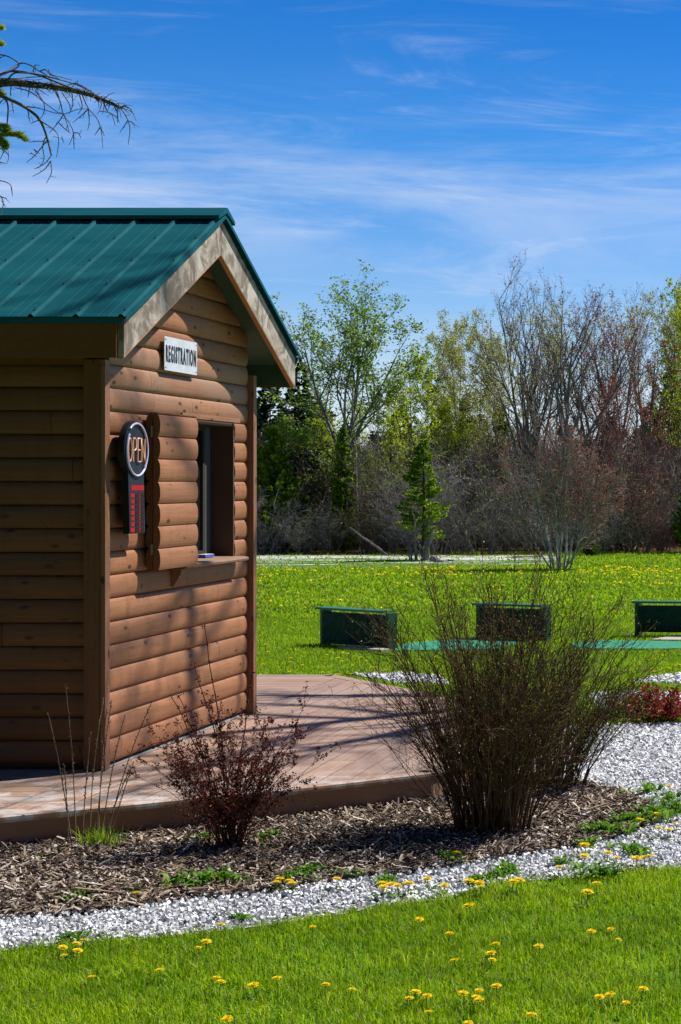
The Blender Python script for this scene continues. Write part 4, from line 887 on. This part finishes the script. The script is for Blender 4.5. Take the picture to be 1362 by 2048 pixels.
# fallen and leaning wood
def log_(name, label, a, b, r0, r1, mat, kids=()):
    a = np.array(a); b = np.array(b); t = thing(name, label, 'log', tuple(a)); n = 9; rr2 = np.random.default_rng(int(abs(a[0]) * 100)); pts = np.array([(b - a) * i / (n - 1) for i in range(n)]) + rr2.normal(0, r0 * .2, (n, 3)); m_ = MB(); m_.tube(pts, np.linspace(r0, r1, n) * rr2.uniform(.9, 1.1, n), 9, cap=True); m_.build('trunk', mat, t, True)
    m_ = MB()
    for i in range(4):
        p = pts[rr2.integers(2, n - 1)]; q = p + (b - a) / np.linalg.norm(b - a) * .18 + rr2.normal(0, .06, 3); m_.tube([p, (p + q) / 2 + A(0, 0, .02), q], [r1 * .5, r1 * .35, r1 * .15], 4)
    m_.build('branch_stubs', mat, t)
log_('dead_trunk', 'pale dead trunk leaning out of the thicket left of the young spruce', P(776, 1111, 38.6), P(701, 1056, 39.2), .032, .016, BK['grey'])
log_('fallen_log', 'short white birch log lying at the foot of the young spruce', P(864, 1116, 36.0), P(890, 1126, 35.4), .07, .055, BK['white'])
log_('fallen_log', 'long dark log lying on pale gravel left of the white-barked tree', P(1010, 1117, 37.5), P(1082, 1113, 37.8), .03, .045, BK['grey'])
log_('fallen_log', 'thin brown log trailing right of the white birch log', P(892, 1121, 36.2), P(915, 1125, 35.8), .03, .02, BK['dark'])
# red machine in the brush
qd = thing('quad_bike', 'small red machine half hidden in brush at the wood edge, right of the white-barked tree', 'vehicle', at(1216, 42), rz=.5)
qr = simple('red_paint', (.30, .008, .012), .25); qb = simple('black_rubber', (.015, .015, .016), .7)
m_ = MB(); m_.prism([(-.28, -.1, .22), (.26, -.1, .22), (.32, -.1, .32), (.12, -.1, .40), (-.1, -.1, .34), (-.3, -.1, .36)], (0, .2, 0)); m_.build('body', qr, qd)
m_ = MB(); m_.prism([(-.26, -.07, .365), (-.02, -.07, .345), (-.02, -.07, .385), (-.26, -.07, .41)], (0, .14, 0)); m_.build('seat', qb, qd)
m_ = MB(); m_.tube([(.14, 0, .4), (.1, 0, .5)], .012, 6); m_.tube([(.1, -.16, .5), (.1, .16, .5)], .012, 6, cap=True); m_.build('handlebar', qb, qd)
for x in (-.2, .2):
    for y in (-.16, .16):
        m_ = MB(); m_.tube([(x, y - .045, .12), (x, y - .03, .12), (x, y + .03, .12), (x, y + .045, .12)], [.09, .12, .12, .09], 16, cap=True); m_.build('wheel', qb, qd, True)

# ------------------------------------------------------------------ off-frame trees that belong to the picture, then an added light-blocking fir row
Pr = dict(seg=[10, 8, 6, 5], wob=[.04, .09, .14, .18], trop=[.02, .02, .0, -.02], n=[15, 8, 6], start=[.48, .12, .1], ang=[50, 42, 42], len=[.38, .5, .5], max=3, tipn=2, rmin=.007, taper=.3, apex=.6)
def clear(p): return True
tree_mesh('bare_tree', 'bare deciduous tree just outside the right edge that throws branch shadows on the cabin', 'tree', 101, Pr, [((0, 0, 0), (-.0, 0, 1), 11, .17)], BK['grey'], LF['buds'], .03, .3, 1, .02, loc=(1.6, 15.4, 0))
# spruce at the left whose drooping dead branch enters the picture
spr = thing('spruce_tree', 'old spruce at the left edge whose bare drooping branch hangs above the cabin roof', 'tree', (-5.9, 7.1, 0))
m_ = MB(); m_.tube([(0, 0, 0), (.03, 0, 3), (0, 0, 6), (0, 0, 8.5)], [.17, .13, .07, .01], 10); m_.build('trunk', BK['grey'], spr, True)
O = np.array((-5.9, 7.1, 0)); YB = 7.2; rb = np.random.default_rng(4)
def cr_px(x, y, dy=0.): return P(x / 3.405, 40 + y / 3.405, YB + dy) - O      # from the enlarged corner of the photograph
MBK = m_bark('lichen_twig', (.045, .038, .034), (.17, .155, .14), 60.)
def bez(pts, n=14):
    pts = np.array(pts); t = np.linspace(0, len(pts) - 1, n); i = np.minimum(t.astype(int), len(pts) - 2); f = (t - i)[:, None]
    p0 = pts[np.maximum(i - 1, 0)]; p1 = pts[i]; p2 = pts[i + 1]; p3 = pts[np.minimum(i + 2, len(pts) - 1)]
    return .5 * ((2 * p1) + (-p0 + p2) * f + (2 * p0 - 5 * p1 + 4 * p2 - p3) * f ** 2 + (-p0 + 3 * p1 - 3 * p2 + p3) * f ** 3)
lim = MB(); twg = MB()
main = [(-.02, 0, 2.75)] + [cr_px(-500, 520), cr_px(0, 430), cr_px(200, 438, .02), cr_px(400, 462), cr_px(600, 505), cr_px(740, 560), cr_px(830, 600)]
lim.tube(bez(main, 30), np.linspace(.022, .0055, 30), 7)
subs = [([(-380, 500), (-100, 420), (60, 350), (240, 370), (400, 430), (560, 490), (760, 560)], .006), ([(-60, 500), (40, 530), (180, 600), (270, 680), (320, 800), (350, 920)], .008),
        ([(-200, 430), (30, 360), (130, 297), (200, 305), (270, 350), (320, 375)], .004), ([(40, 425), (90, 365), (160, 360), (260, 370), (380, 400), (520, 440), (640, 500)], .004), ([(-60, 395), (100, 400), (200, 390), (330, 385)], .003),
        ([(-30, 230), (60, 250), (130, 300), (90, 340), (0, 385)], .0035), ([(270, 350), (310, 338), (340, 370), (400, 400)], .003), ([(30, 510), (55, 590), (50, 720), (70, 760)], .004)]
for s_, r_ in subs:
    pts = bez([cr_px(x, y, rb.normal(0, .04)) for x, y in s_], 22); lim.tube(pts, np.linspace(r_, r_ * .5, 22), 6)
tw = [[(820, 600), (860, 660), (885, 740), (872, 850)], [(870, 685), (815, 768)], [(870, 685), (905, 700), (918, 735)], [(850, 585), (890, 610), (928, 685)], [(560, 510), (600, 600), (660, 670), (690, 760), (700, 872)], [(682, 730), (645, 785)], [(685, 735), (712, 792)], [(598, 610), (555, 650), (495, 700)], [(600, 600), (608, 690), (597, 750)],
      [(330, 390), (400, 520), (430, 640), (470, 700), (500, 770), (470, 850)], [(500, 770), (505, 880)], [(500, 768), (535, 772), (550, 805)], [(100, 460), (210, 490), (300, 560), (420, 640), (520, 610), (600, 605)], [(240, 480), (300, 570), (295, 640), (265, 680)], [(180, 590), (260, 600), (370, 632), (425, 640)], [(280, 690), (370, 750), (400, 810), (385, 935)], [(430, 645), (395, 700), (335, 770)],
      [(320, 820), (240, 920), (180, 970)], [(345, 930), (300, 980), (235, 1015)], [(345, 960), (300, 1020), (222, 1065)], [(345, 960), (350, 1040), (315, 1112)], [(310, 800), (290, 860), (300, 950), (260, 1010)], [(320, 830), (260, 825), (195, 832)], [(190, 620), (205, 700)], [(265, 680), (210, 705)], [(75, 450), (70, 520)], [(80, 560), (95, 640)], [(200, 460), (190, 530)], [(490, 500), (495, 580), (470, 640)], [(420, 490), (470, 570), (480, 620)], [(370, 480), (410, 560), (400, 610)], [(540, 510), (560, 590), (530, 640)],
      [(640, 530), (690, 570), (665, 640)], [(700, 540), (730, 620), (760, 640), (785, 720)], [(680, 620), (740, 630), (790, 660), (815, 700)], [(770, 570), (800, 640), (800, 700)], [(560, 450), (500, 430), (440, 460)], [(620, 490), (580, 460), (520, 430)], [(330, 340), (350, 370), (420, 390), (490, 410)], [(230, 370), (235, 310), (270, 310)], [(-10, 580), (30, 540), (60, 600)], [(440, 650), (470, 760)], [(400, 700), (440, 740), (480, 770)], [(420, 800), (435, 835)], [(230, 880), (270, 910)], [(210, 905), (250, 930)],
      [(-10, 870), (30, 890), (60, 930), (45, 980)], [(30, 885), (0, 950)], [(-10, 965), (40, 978)], [(-40, 1090), (30, 1100), (75, 1130), (85, 1200)], [(-40, 1180), (15, 1215), (20, 1280), (5, 1330)], [(10, 1205), (45, 1215)], [(15, 1235), (38, 1275)], [(-20, 280), (0, 260), (40, 240)]]
for s_ in tw:
    b0 = rb.normal(0, .06); pts = bez([cr_px(x, y, b0 + rb.normal(0, .012)) for x, y in s_], 12); twg.tube(pts, np.linspace(.0026, .0012, 12), 4)
    for i in range(3, 11, 4):   # nubs
        q = pts[i] + rb.normal(0, .012, 3); twg.tube([pts[i], q], [.0014, .0008], 3)
for _ in range(150):          # short dead side shoots along the limb
    t = rb.uniform(.35, 1); p = bez(main, 60)[int(t * 59)]; d = rb.normal(0, 1, 3) * A(.026, .026, .018); twg.tube([p, p + d * .5 + A(.01, 0, 0), p + d + A(.02, 0, -.01)], [.002, .0016, .001], 3)
lim.build('limb', MBK, spr, True); twg.build('dead_twigs', MBK, spr)
nd_ = MB()
def needles(path, k, ln):
    pts = bez(path, 24); i = rb.integers(0, 23, k); C = pts[i] + rb.normal(0, .004, (k, 3)); D = rb.normal(0, 1, (k, 3)); D[:, 2] = np.abs(D[:, 2]) * .8 - .1; D += (pts[-1] - pts[0]) / np.linalg.norm(pts[-1] - pts[0]) * 1.2; D /= np.linalg.norm(D, axis=1, keepdims=True); S = np.cross(D, rb.normal(size=(k, 3))); S /= np.linalg.norm(S, axis=1, keepdims=True)
    V = np.stack([C - S * .0012, C + S * .0012, C + D * ln], 1); nd_.add(V.reshape(-1, 3), np.arange(3 * k).reshape(-1, 3))
for pth in ([(-160, 700), (-40, 735), (60, 770), (130, 775), (175, 825)], [(-160, 730), (-20, 790), (40, 850), (20, 870)], [(-160, 700), (-60, 715), (30, 725), (50, 750)], [(-160, 760), (0, 780), (90, 780), (150, 800)], [(-100, 470), (-10, 490), (12, 510)], [(-60, 60), (-20, 50), (8, 55)], [(-60, 150), (-15, 155), (6, 165)], [(-160, 780), (-20, 830), (35, 865)]):
    pp = [cr_px(x, y, -.05) for x, y in pth]; needles(pp, 1500, .018); twg2 = None; nd_.tube(bez(pp, 10), .003, 4)
nd_.build('needles', LF['lime'], spr)
# crown of that spruce above and left of the frame
cm = MB(); r = np.random.default_rng(77); CC = []; DD = []
for z in np.arange(3.4, 8.4, .16):
    Rr = 1.35 * (1 - (z - 3.4) / 5.2) ** .8 + .08
    for i in range(6):
        az = r.uniform(math.pi * .6, math.pi * 1.4); L_ = Rr * r.uniform(.6, 1); ts = np.linspace(0, 1, 5); d = np.array([math.cos(az), math.sin(az), -.2]); pts = np.array([0, 0, z]) + d[None] * (ts * L_)[:, None]; cm.tube(pts, np.linspace(.014, .004, 5), 4, 0)
        m2 = 60; tt = np.sqrt(r.random(m2)); b_ = np.stack([np.interp(tt, ts, pts[:, j]) for j in range(3)], 1) + np.array([-math.sin(az), math.cos(az), 0])[None] * (r.uniform(-1, 1, m2) * .25 * L_)[:, None]; CC.append(b_)
CC = np.vstack(CC); leaf_quads(cm, CC, .07, r, 1, .35); cm.build('crown', [BK['dark'], LF['spruce']], spr)

# unseen firs added behind the viewer to block low sky from the cabin side
for i in range(12):
    dup(fir0, (-17 + i * 2.5, -6.5 - (i % 2) * 1.6, 0), i * .9, (2.6, 2.6, 2.2), 'added unseen fir behind the viewer that blocks sky light, number %s from the left of the row' % ['one', 'two', 'three', 'four', 'five', 'six', 'seven', 'eight', 'nine', 'ten', 'eleven', 'twelve'][i], 'unseen firs added to block sky light')
# ------------------------------------------------------------------ near shrubs
def bush(name, label, cat, loc, seed, n, base_r, reach, h, bark, lm, leafsz, leafp, twigs=9, shoot=.0, bias=(0, 0), stem_r=.0042, cluster=1, lowleaf=0, tall=()):
    r = np.random.default_rng(seed); t = thing(name, label, cat, loc); st = MB(); cr = MB(); LC = []
    for i in range(n):
        a = r.uniform(0, 2 * math.pi); q = r.random() ** .6; p0 = A(math.cos(a) * base_r * q, math.sin(a) * base_r * q * .8, 0); L_ = h * r.uniform(.55, 1.08) * (1 - .22 * q)
        out = A(math.cos(a) * reach * q + bias[0] + r.normal(0, .06), math.sin(a) * reach * .8 * q + bias[1] + r.normal(0, .06), 0)
        ts = np.linspace(0, 1, 11); cv = r.uniform(1.2, 1.9); kx = np.cumsum(r.normal(0, .006, (11, 3)), 0) * (h / 1.2)
        pts = p0 + out[None] * (ts ** cv)[:, None] + A(0, 0, 1)[None] * (L_ * (ts - .10 * q * ts ** 3))[:, None] + kx
        rad = stem_r * r.uniform(.55, 1.25); st.tube(pts, np.linspace(rad, rad * .22, 11), 5)
        for c in range(max(1, int(twigs * r.uniform(.6, 1.3)))):
            tt = r.uniform(.22, .97); j = min(int(tt * 10), 9); q0 = pts[j] + (pts[j + 1] - pts[j]) * (tt * 10 - j); dl = pts[j + 1] - pts[j]; dl /= np.linalg.norm(dl); v = r.normal(size=3); v -= v.dot(dl) * dl; v /= np.linalg.norm(v); ll = h * r.uniform(.06, .24) * (1.15 - tt * .6); d = dl * .8 + v * .75 + A(0, 0, .15); tp = [q0]
            for _ in range(5): d = d + r.normal(0, .14, 3) + A(0, 0, .05); d /= np.linalg.norm(d); tp.append(tp[-1] + d * ll / 5)
            tp = np.array(tp); cr.tube(tp, np.linspace(rad * .42, rad * .16, 6), 3)
            for _ in range(2):
                jj = r.integers(1, 5); v2 = r.normal(size=3) * .6 + d; v2 /= np.linalg.norm(v2); e = tp[jj] + v2 * ll * .4; cr.tube([tp[jj], (tp[jj] + e) / 2 + r.normal(0, .004, 3), e], [rad * .25, rad * .2, rad * .12], 3)
                LC += [tp[jj] + (e - tp[jj]) * u for u in (.35, .7, 1.)]
            LC += list(tp[1:]) + list((tp[1:] + tp[:-1]) / 2)
        LC += [pts[j] for j in range(3, 11)]
    for dx, dy, hh_ in tall:
        ts = np.linspace(0, 1, 14); pts = np.stack([dx * ts ** 1.3, dy * ts, hh_ * ts], 1) + np.cumsum(r.normal(0, .004, (14, 3)), 0); st.tube(pts, np.linspace(.0042, .0018, 14), 5)
        for q in pts[3:]: LC += [q + r.normal(0, .005, 3) for _ in range(6)]
    LC = np.array(LC); LC = LC[r.random(len(LC)) < leafp]; LC = np.repeat(LC, cluster, 0) + r.normal(0, leafsz * .45, (len(LC) * cluster, 3))
    if lowleaf:
        X = r.normal(0, 1, (lowleaf, 3)) * A(base_r * 1.3 + .06, base_r * 1.1 + .05, h * .14) + A(0, 0, h * .2); LC = np.vstack([LC, X[X[:, 2] > .01]])
    leaf_quads(cr, LC, leafsz, r, 1, .6); st.build('stems', bark, t, True); cr.build('twigs', [bark, lm], t); return t
MST = m_bark('bush_stem', (.048, .026, .015), (.16, .092, .052), 50.)
bush('bare_bush', 'large vase-shaped leafless bush with tiny green buds in the mulch beside the deck', 'bush', tuple(G(985, 1672)), 201, 205, .18, .58, 1.46, MST, LF['buds'], .009, .12, 15)
bush('bare_bush', 'second leafless bush leaning right over the white gravel behind the large one', 'bush', (-1.56, 9.3, 0), 202, 125, .19, .46, 1.05, MST, LF['buds'], .010, .28, 12, bias=(.12, 0))
MRB = m_bark('barberry_stem', (.04, .016, .014), (.11, .045, .035), 50.)
bush('barberry_shrub', 'dark reddish brown barberry with upright knobbly shoots in front of the deck', 'shrub', tuple(G(462, 1708)), 203, 56, .05, .38, .82, MRB, LF['barb'], .0105, .6, 8, cluster=4, lowleaf=2600, stem_r=.003, tall=((-.12, .0, 1.02), (-.2, .02, .86), (-.30, 0, .70), (-.22, -.03, .72), (.12, 0, .8)))
bush('red_shrub', 'low shrub with scarlet young leaves on the gravel at the right edge', 'shrub', tuple(G(1322, 1446)), 204, 75, .12, .30, .29, MRB, LF['scar'], .022, .6, 6, cluster=1)
bush('bare_bush', 'dark little twiggy shrub between the leafless bushes and the scarlet shrub', 'shrub', tuple(G(1262, 1440)), 205, 50, .08, .14, .26, MST, LF['buds'], .014, .4, 6)
# dry stalks with grassy tuft
dst = thing('dry_stalk_plant', 'clump of tall dry knobbly stalks with green grassy foot near the cabin corner', 'plant', tuple(G(185, 1702)))
B0 = G(185, 1702); mt = m_bark('dry_stalk', (.10, .065, .04), (.30, .22, .14), 40.); r = np.random.default_rng(9)
for bx_, tx, ty in ((145, 97, 1430), (152, 131, 1372), (138, 128, 1530), (163, 181, 1468), (180, 207, 1397), (190, 223, 1402), (196, 213, 1420), (200, 250, 1430), (210, 304, 1403), (205, 260, 1540), (212, 266, 1527)):
    Yd = B0[1] + r.normal(0, .05); a = P(bx_, 1702, Yd); a[2] = 0; b = P(tx, ty, Yd + r.normal(0, .06)); m_ = MB()
    ts = np.linspace(0, 1, 14); mid = a + A((b[0] - a[0]) * .30, 0, (b[2]) * .5); pts = ((1 - ts) ** 2)[:, None] * a + (2 * ts * (1 - ts))[:, None] * mid + (ts ** 2)[:, None] * b; pts -= B0
    m_.tube(pts, np.linspace(.0030, .0016, 14), 5)
    for t in np.arange(.45, 1.0, .022):
        p = np.array([np.interp(t, ts, pts[:, j]) for j in range(3)]); q = p + r.normal(0, 1, 3) * .0035; m_.tube([p, q + A(0, 0, .004), q + A(0, 0, .008)], [.0016, .0028, .0008], 4)
    m_.build('stalk', mt, dst, True)
n_ = 260; X = r.normal(.03, .045, n_); Y = r.normal(0, .035, n_); blades(X, Y, .11, .005, r, .35).build('leaf_tuft', MGR, dst)

# ------------------------------------------------------------------ weeds and dandelions
MYL = m_leaf('dandelion_petal', [(0., (.80, .55, .006)), (1., (.98, .80, .02))], .2, .7, .1); MWD = m_leaf('weed_leaf', [(0., (.05, .14, .008)), (.5, (.11, .26, .014)), (1., (.22, .40, .03))], .4)
def rosette_mesh(seed, n, L_, hgt, wd=.22, mb=None, m=0):
    r = np.random.default_rng(seed); mb = mb or MB()
    for i in range(n):
        a = r.uniform(0, 2 * math.pi); l = L_ * r.uniform(.5, 1.2); up = hgt * r.uniform(.3, 1.2); ts = np.linspace(0, 1, 7); d = A(math.cos(a), math.sin(a), 0); s_ = A(-math.sin(a), math.cos(a), 0)
        c = d[None] * (ts * l)[:, None] + A(0, 0, 1)[None] * (up * np.sin(ts * 2.2))[:, None]; w_ = l * wd * np.sin(np.clip(ts * 1.05, 0, 1) * math.pi * .93 + .15) * (1 + .45 * (np.arange(7) % 2 * 2 - 1) * .6) * .5
        V = np.stack([c - s_[None] * w_[:, None], c + A(0, 0, -.12 * l * wd), c + s_[None] * w_[:, None]], 1).reshape(-1, 3)
        mb.add(V, [(3 * k + q, 3 * k + q + 1, 3 * k + q + 4, 3 * k + q + 3) for k in range(6) for q in (0, 1)], m)
    return mb
def dandelion(seed, h, withleaf):
    r = np.random.default_rng(seed); t = thing('dandelion', 'x', 'flower'); m_ = MB(); m_.tube([(0, 0, 0), (.003, .002, h * .5), (0, 0, h)], .0015, 5); m_.build('stem', MWD, t)
    f = MB()
    for ring, (nn, rad, el) in enumerate(((22, .0195, .06), (20, .0165, .32), (16, .0125, .6), (12, .008, .95), (7, .004, 1.3))):
        for i in range(nn):
            a = 2 * math.pi * (i + r.random() * .7) / nn; e = el + r.normal(0, .07); d = A(math.cos(a) * math.cos(e), math.sin(a) * math.cos(e), math.sin(e)); s_ = A(-math.sin(a), math.cos(a), 0) * .0017; b = A(0, 0, h) + d * .002; tip = A(0, 0, h) + d * rad * r.uniform(.88, 1.08)
            f.add([b - s_ * .5, b + s_ * .5, tip + s_, tip - s_], [(0, 1, 2, 3)])
    f.build('flower_head', MYL, t)
    if withleaf: rosette_mesh(seed, 7, .06, .022).build('leaves', MWD, t)
    return t
dA = dandelion(1, .05, True); dB = dandelion(2, .06, False); used = {id(dA): False, id(dB): False}
FG = []
for L, f_ in (([(1105, 325), (1122, 312), (1165, 335), (1155, 320), (1340, 315), (887, 495), (245, 572), (262, 597), (290, 560), (335, 556), (300, 588), (372, 684), (642, 667), (867, 692), (877, 722), (1020, 730), (1112, 703), (1300, 720), (1255, 487), (815, 553), (795, 565), (550, 372), (918, 858)], lambda x, y: (x / 2, 1600 + y / 2)),
              ([(312, 658), (350, 517), (165, 535), (172, 553), (205, 530), (230, 546), (268, 543), (415, 535), (556, 530), (562, 546), (515, 532), (700, 525), (688, 536), (530, 625), (435, 722), (628, 768), (588, 797), (611, 803), (595, 820), (467, 832), (793, 772), (1000, 718), (1085, 692), (1100, 735), (35, 932), (290, 960), (275, 972), (348, 970), (558, 945), (535, 962), (562, 988), (487, 960), (625, 937), (360, 1040), (512, 1073), (768, 1046), (1030, 968), (1090, 964), (1145, 988), (1205, 940), (980, 575), (1025, 540), (965, 432), (978, 386), (1065, 408), (1105, 428), (1165, 430), (1190, 438), (1215, 428), (1243, 430), (875, 467), (460, 415), (1310, 322), (1270, 318), (1268, 260), (1190, 285), (1350, 288), (1320, 145)], lambda x, y: (681 + x / 2, 1500 + y / 2))):
    FG += [f_(x, y) for x, y in L]
r = random.Random(8)
def zone(px, py):
    col = ['at the left edge', 'left of the middle', 'below the barberry', 'in the middle', 'right of the middle', 'at the right edge'][min(5, int(px / 1362 * 6))]
    lawn = in_poly(P_lawn, np.array([G(px, py)[0]]), np.array([G(px, py)[1]]))[0]
    if lawn: return 'yellow dandelion in the %s foreground lawn %s' % ('upper' if py < 1900 else 'middle' if py < 1985 else 'lowest', col)
    return 'yellow dandelion on the white gravel or mulch edge ' + col
ZL = [zone(*q) for q in FG]; LBL = {}
for z_ in set(ZL):
    idx = sorted([i for i, q in enumerate(ZL) if q == z_], key=lambda i: FG[i][0]); N_ = len(idx); W_ = ['one', 'two', 'three', 'four', 'five', 'six', 'seven', 'eight', 'nine', 'ten', 'eleven', 'twelve', 'thirteen', 'fourteen', 'fifteen', 'sixteen']
    O_ = ['leftmost', 'second from left', 'third from left', 'fourth from left', 'fifth from left', 'sixth from left', 'seventh from left', 'eighth from left', 'ninth from left', 'tenth from left', 'eleventh from left', 'twelfth from left', 'thirteenth from left', 'fourteenth from left', 'fifteenth from left']
    for j, i in enumerate(idx): LBL[i] = z_ if N_ == 1 else z_ + (', rightmost' if j == N_ - 1 else ', ' + O_[min(j, 14)])
for i, (px, py) in enumerate(FG):
    pr = dA if py < 1815 or i % 3 == 0 else dB; h = .05 if pr is dA else .06; p = G(px, py + 3, h); lb = LBL[i]; n_s = r.uniform(.95, 1.3) if py < 1815 else r.uniform(.7, 1.0)
    if not used[id(pr)]: o = pr; used[id(pr)] = True; o['label'] = lb; o['group'] = 'dandelions in bloom near the gravel'; o.rotation_euler = (0, 0, r.uniform(0, 6))
    else: o = dup(pr, (0, 0, 0), r.uniform(0, 6), n_s, lb, 'dandelions in bloom near the gravel')
    o.location = (p[0], p[1], 0); o.rotation_euler = (r.uniform(-.15, .3), r.uniform(-.15, .15), r.uniform(0, 6))
# dandelions out on the lawn: nearest ones single, the rest as a sprinkle
fd = MB(); rq = np.random.default_rng(6)
for nn, rad, el in ((9, .022, .1), (6, .012, .6)):
    for i in range(nn):
        a = 2 * math.pi * i / nn; d = A(math.cos(a) * math.cos(el), math.sin(a) * math.cos(el), math.sin(el)) * rad; s_ = A(-math.sin(a), math.cos(a), 0) * .006; fd.add([A(0, 0, .05), A(0, 0, .05) + d + s_, A(0, 0, .05) + d - s_], [(0, 1, 2)])
fd.tube([(0, 0, 0), (0, 0, .05)], .0025, 4, 1); far0 = fd.build('dandelion', [MYL, MWD]); tag(far0, 'small yellow dandelion dotting the lawn beyond the deck', 'flower', 'dandelions on the lawn beyond the deck')
mid = []
NSP = [(560 + x / 2.43 - 120, 1180 + y / 2.43) for x, y in [(400, 20), (420, 70), (410, 85), (355, 185), (265, 160), (340, 350), (345, 330), (235, 300), (520, 315), (575, 330), (590, 345), (500, 400), (565, 410), (400, 365), (710, 345), (585, 410), (805, 95), (700, 10)]]
for px, py in NSP: mid.append(G(px, py, .05))
while len(mid) < 95:
    u = r.random()
    px = r.uniform(508, 1362); py = r.choice([r.uniform(1160, 1345), r.uniform(1130, 1190), r.uniform(1295, 1350)])
    p = G(px, py, .05)
    if in_poly(DP, p[:1], p[1:2])[0] or in_poly(MAT1, p[:1], p[1:2])[0] or in_poly(MAT2, p[:1], p[1:2])[0]: continue
    mid.append(p)
def fzone(p):
    px = VX + p[0] * F / p[1]; py = HY + (CZ - .05) * F / p[1]
    a = 'behind the dividers' if p[1] > 18.6 else 'between the dividers' if p[1] > 16.6 else 'just beyond the deck'
    b = 'near the cabin corner' if px < 640 else 'around the nearest divider' if px < 830 else 'left behind the bare bush' if px < 1000 else 'right behind the bare bush' if px < 1200 else 'near the right edge'
    return 'small yellow dandelion on the lawn %s, %s' % (a, b)
for i, p in enumerate(mid):
    o = far0 if i == 0 else far0.copy()
    if i: COL.objects.link(o)
    s_ = .8 + max(0, (p[1] - 18)) * .02; o.location = (p[0], p[1], 0); o.rotation_euler = (0, 0, r.uniform(0, 6)); o.scale = (s_, s_, 1); o['label'] = fzone(p)
sp = MB(); k = 1900; Yv = F * (CZ - .05) / (np.concatenate([rq.uniform(1132, 1150, 1500), rq.uniform(1150, 1172, 300), rq.uniform(1172, 1230, 100)]) - HY); Xv = -.29 * Yv + rq.uniform(-1, 1, k) * .23 * Yv
cl = np.sin(Xv * 1.3 + np.sin(Yv * .9) * 2) * np.sin(Yv * 1.7 + Xv * .4); kp = rq.random(k) < np.clip(.4 + cl * .7, .05, 1) * np.clip(.5 + .5 * (Xv + .29 * Yv) / (.2 * Yv), .25, 1); Xv = Xv[kp]; Yv = Yv[kp]; k = len(Xv)
th = np.arange(6) * math.pi / 3; R_ = .022 * rq.uniform(.7, 1.4, k); V = np.stack([Xv[:, None] + np.cos(th) * R_[:, None], Yv[:, None] + np.sin(th) * R_[:, None], np.full((k, 6), .052)], -1); T_ = np.stack([Xv, Yv, .072 + 0 * Xv], -1)[:, None]; V = np.concatenate([V, T_], 1)
sp.add(V.reshape(-1, 3), (np.array([(i, (i + 1) % 6, 6) for i in range(6)])[None] + (np.arange(k) * 7)[:, None, None]).reshape(-1, 3)); tag(sp.build('dandelion_sprinkle', MYL), 'countless tiny yellow dandelions over the far lawn', 'flowers', kind='stuff')
# leafy weeds
def weed(seed, n, L_, h): 
    t = thing('weed_clump', 'x', 'weed'); rr3 = np.random.default_rng(seed); mb = MB()
    for i in range(n):
        m2 = rosette_mesh(seed * 31 + i, rr3.integers(6, 10), L_, h, .3); V = m2.v; off = A(rr3.normal(0, .05), rr3.normal(0, .03), 0)
        for a, ((kk, mi_), fl) in zip([0], m2.f.items()):
            mb.add(np.vstack(m2.v) + off, np.vstack(fl), 0)
    mb.build('leaves', MWD, t); return t
w0 = weed(1, 9, .045, .03); w1 = weed(2, 4, .065, .04); first = {0: True, 1: True}
WL = [((405, 1780), 0, 1.25, 'wide green weed mat on the mulch edge below the barberry'), ((455, 1772), 0, 1.0, 'green weed clump right of the wide mat below the barberry'), ((585, 1768), 0, .9, 'green weed clump around the dandelion group right of the barberry'), ((612, 1757), 1, .8, 'leafy weed with long leaves right of the barberry'), ((165, 1808), 0, .85, 'flat olive weed patch on the mulch at left'), ((262, 1792), 1, .5, 'tiny weed with yellow flower at the mulch edge'), ((545, 1685), 0, .9, 'light green weed under the right side of the barberry'), ((420, 1690), 1, .7, 'upright green weed under the left side of the barberry'), ((90, 1728), 1, .4, 'two small bright leaves alone on the mulch at left'), ((905, 1728), 0, .9, 'green weed in the shade under the large bare bush'), ((770, 1690), 1, .6, 'small weed in dark mulch left of the large bare bush'), ((1015, 1752), 0, .9, 'green weed clump in the middle of the gravel strip'), ((1205, 1760), 0, 1.0, 'green weed clump where gravel meets lawn at right'), ((1120, 1735), 1, .6, 'small weed on gravel right of the middle'), ((1205, 1675), 0, 1.3, 'largest green weed patch at the mulch edge right'), ((1260, 1655), 0, 1.3, 'green weed patch behind the largest one, right'), ((1310, 1640), 0, 1.2, 'green weed patch near the right edge of the photo'), ((1350, 1630), 0, 1.1, 'green weed patch cut by the right edge'), ((1305, 1590), 1, .9, 'leafy weed standing alone on white gravel, upper right'), ((1345, 1605), 1, .8, 'leafy weed on gravel at the right edge beside the lone one'), ((1170, 1700), 1, .7, 'weed with dandelions left of the right-hand row'), ((1270, 1712), 0, .9, 'low weed under the row of dandelions on gravel at right'), ((775, 1772), 0, .7, 'weed under the dandelion cluster in the gravel middle'), ((955, 1772), 0, .8, 'weed around the dandelions right of the gravel middle'), ((480, 1845), 0, .5, 'sparse weed beside the single dandelion in the gravel'), ((690, 1760), 0, .7, 'weed at the mulch edge left of the gravel middle'), ((140, 1886), 0, .6, 'weed at the lawn edge under the left dandelion cluster')]
for (px, py), kd, s_, lb in WL:
    p = G(px, py); pr = (w0, w1)[kd]
    if first[kd]: o = pr; first[kd] = False; o['label'] = lb; o['group'] = 'green weeds in mulch and gravel'
    else: o = dup(pr, (0, 0, 0), 0, 1, lb, 'green weeds in mulch and gravel')
    o.location = (p[0], p[1], .012); o.rotation_euler = (0, 0, r.uniform(0, 6)); o.scale = (s_ * 1.3, s_ * 1.25, s_ * 1.5)
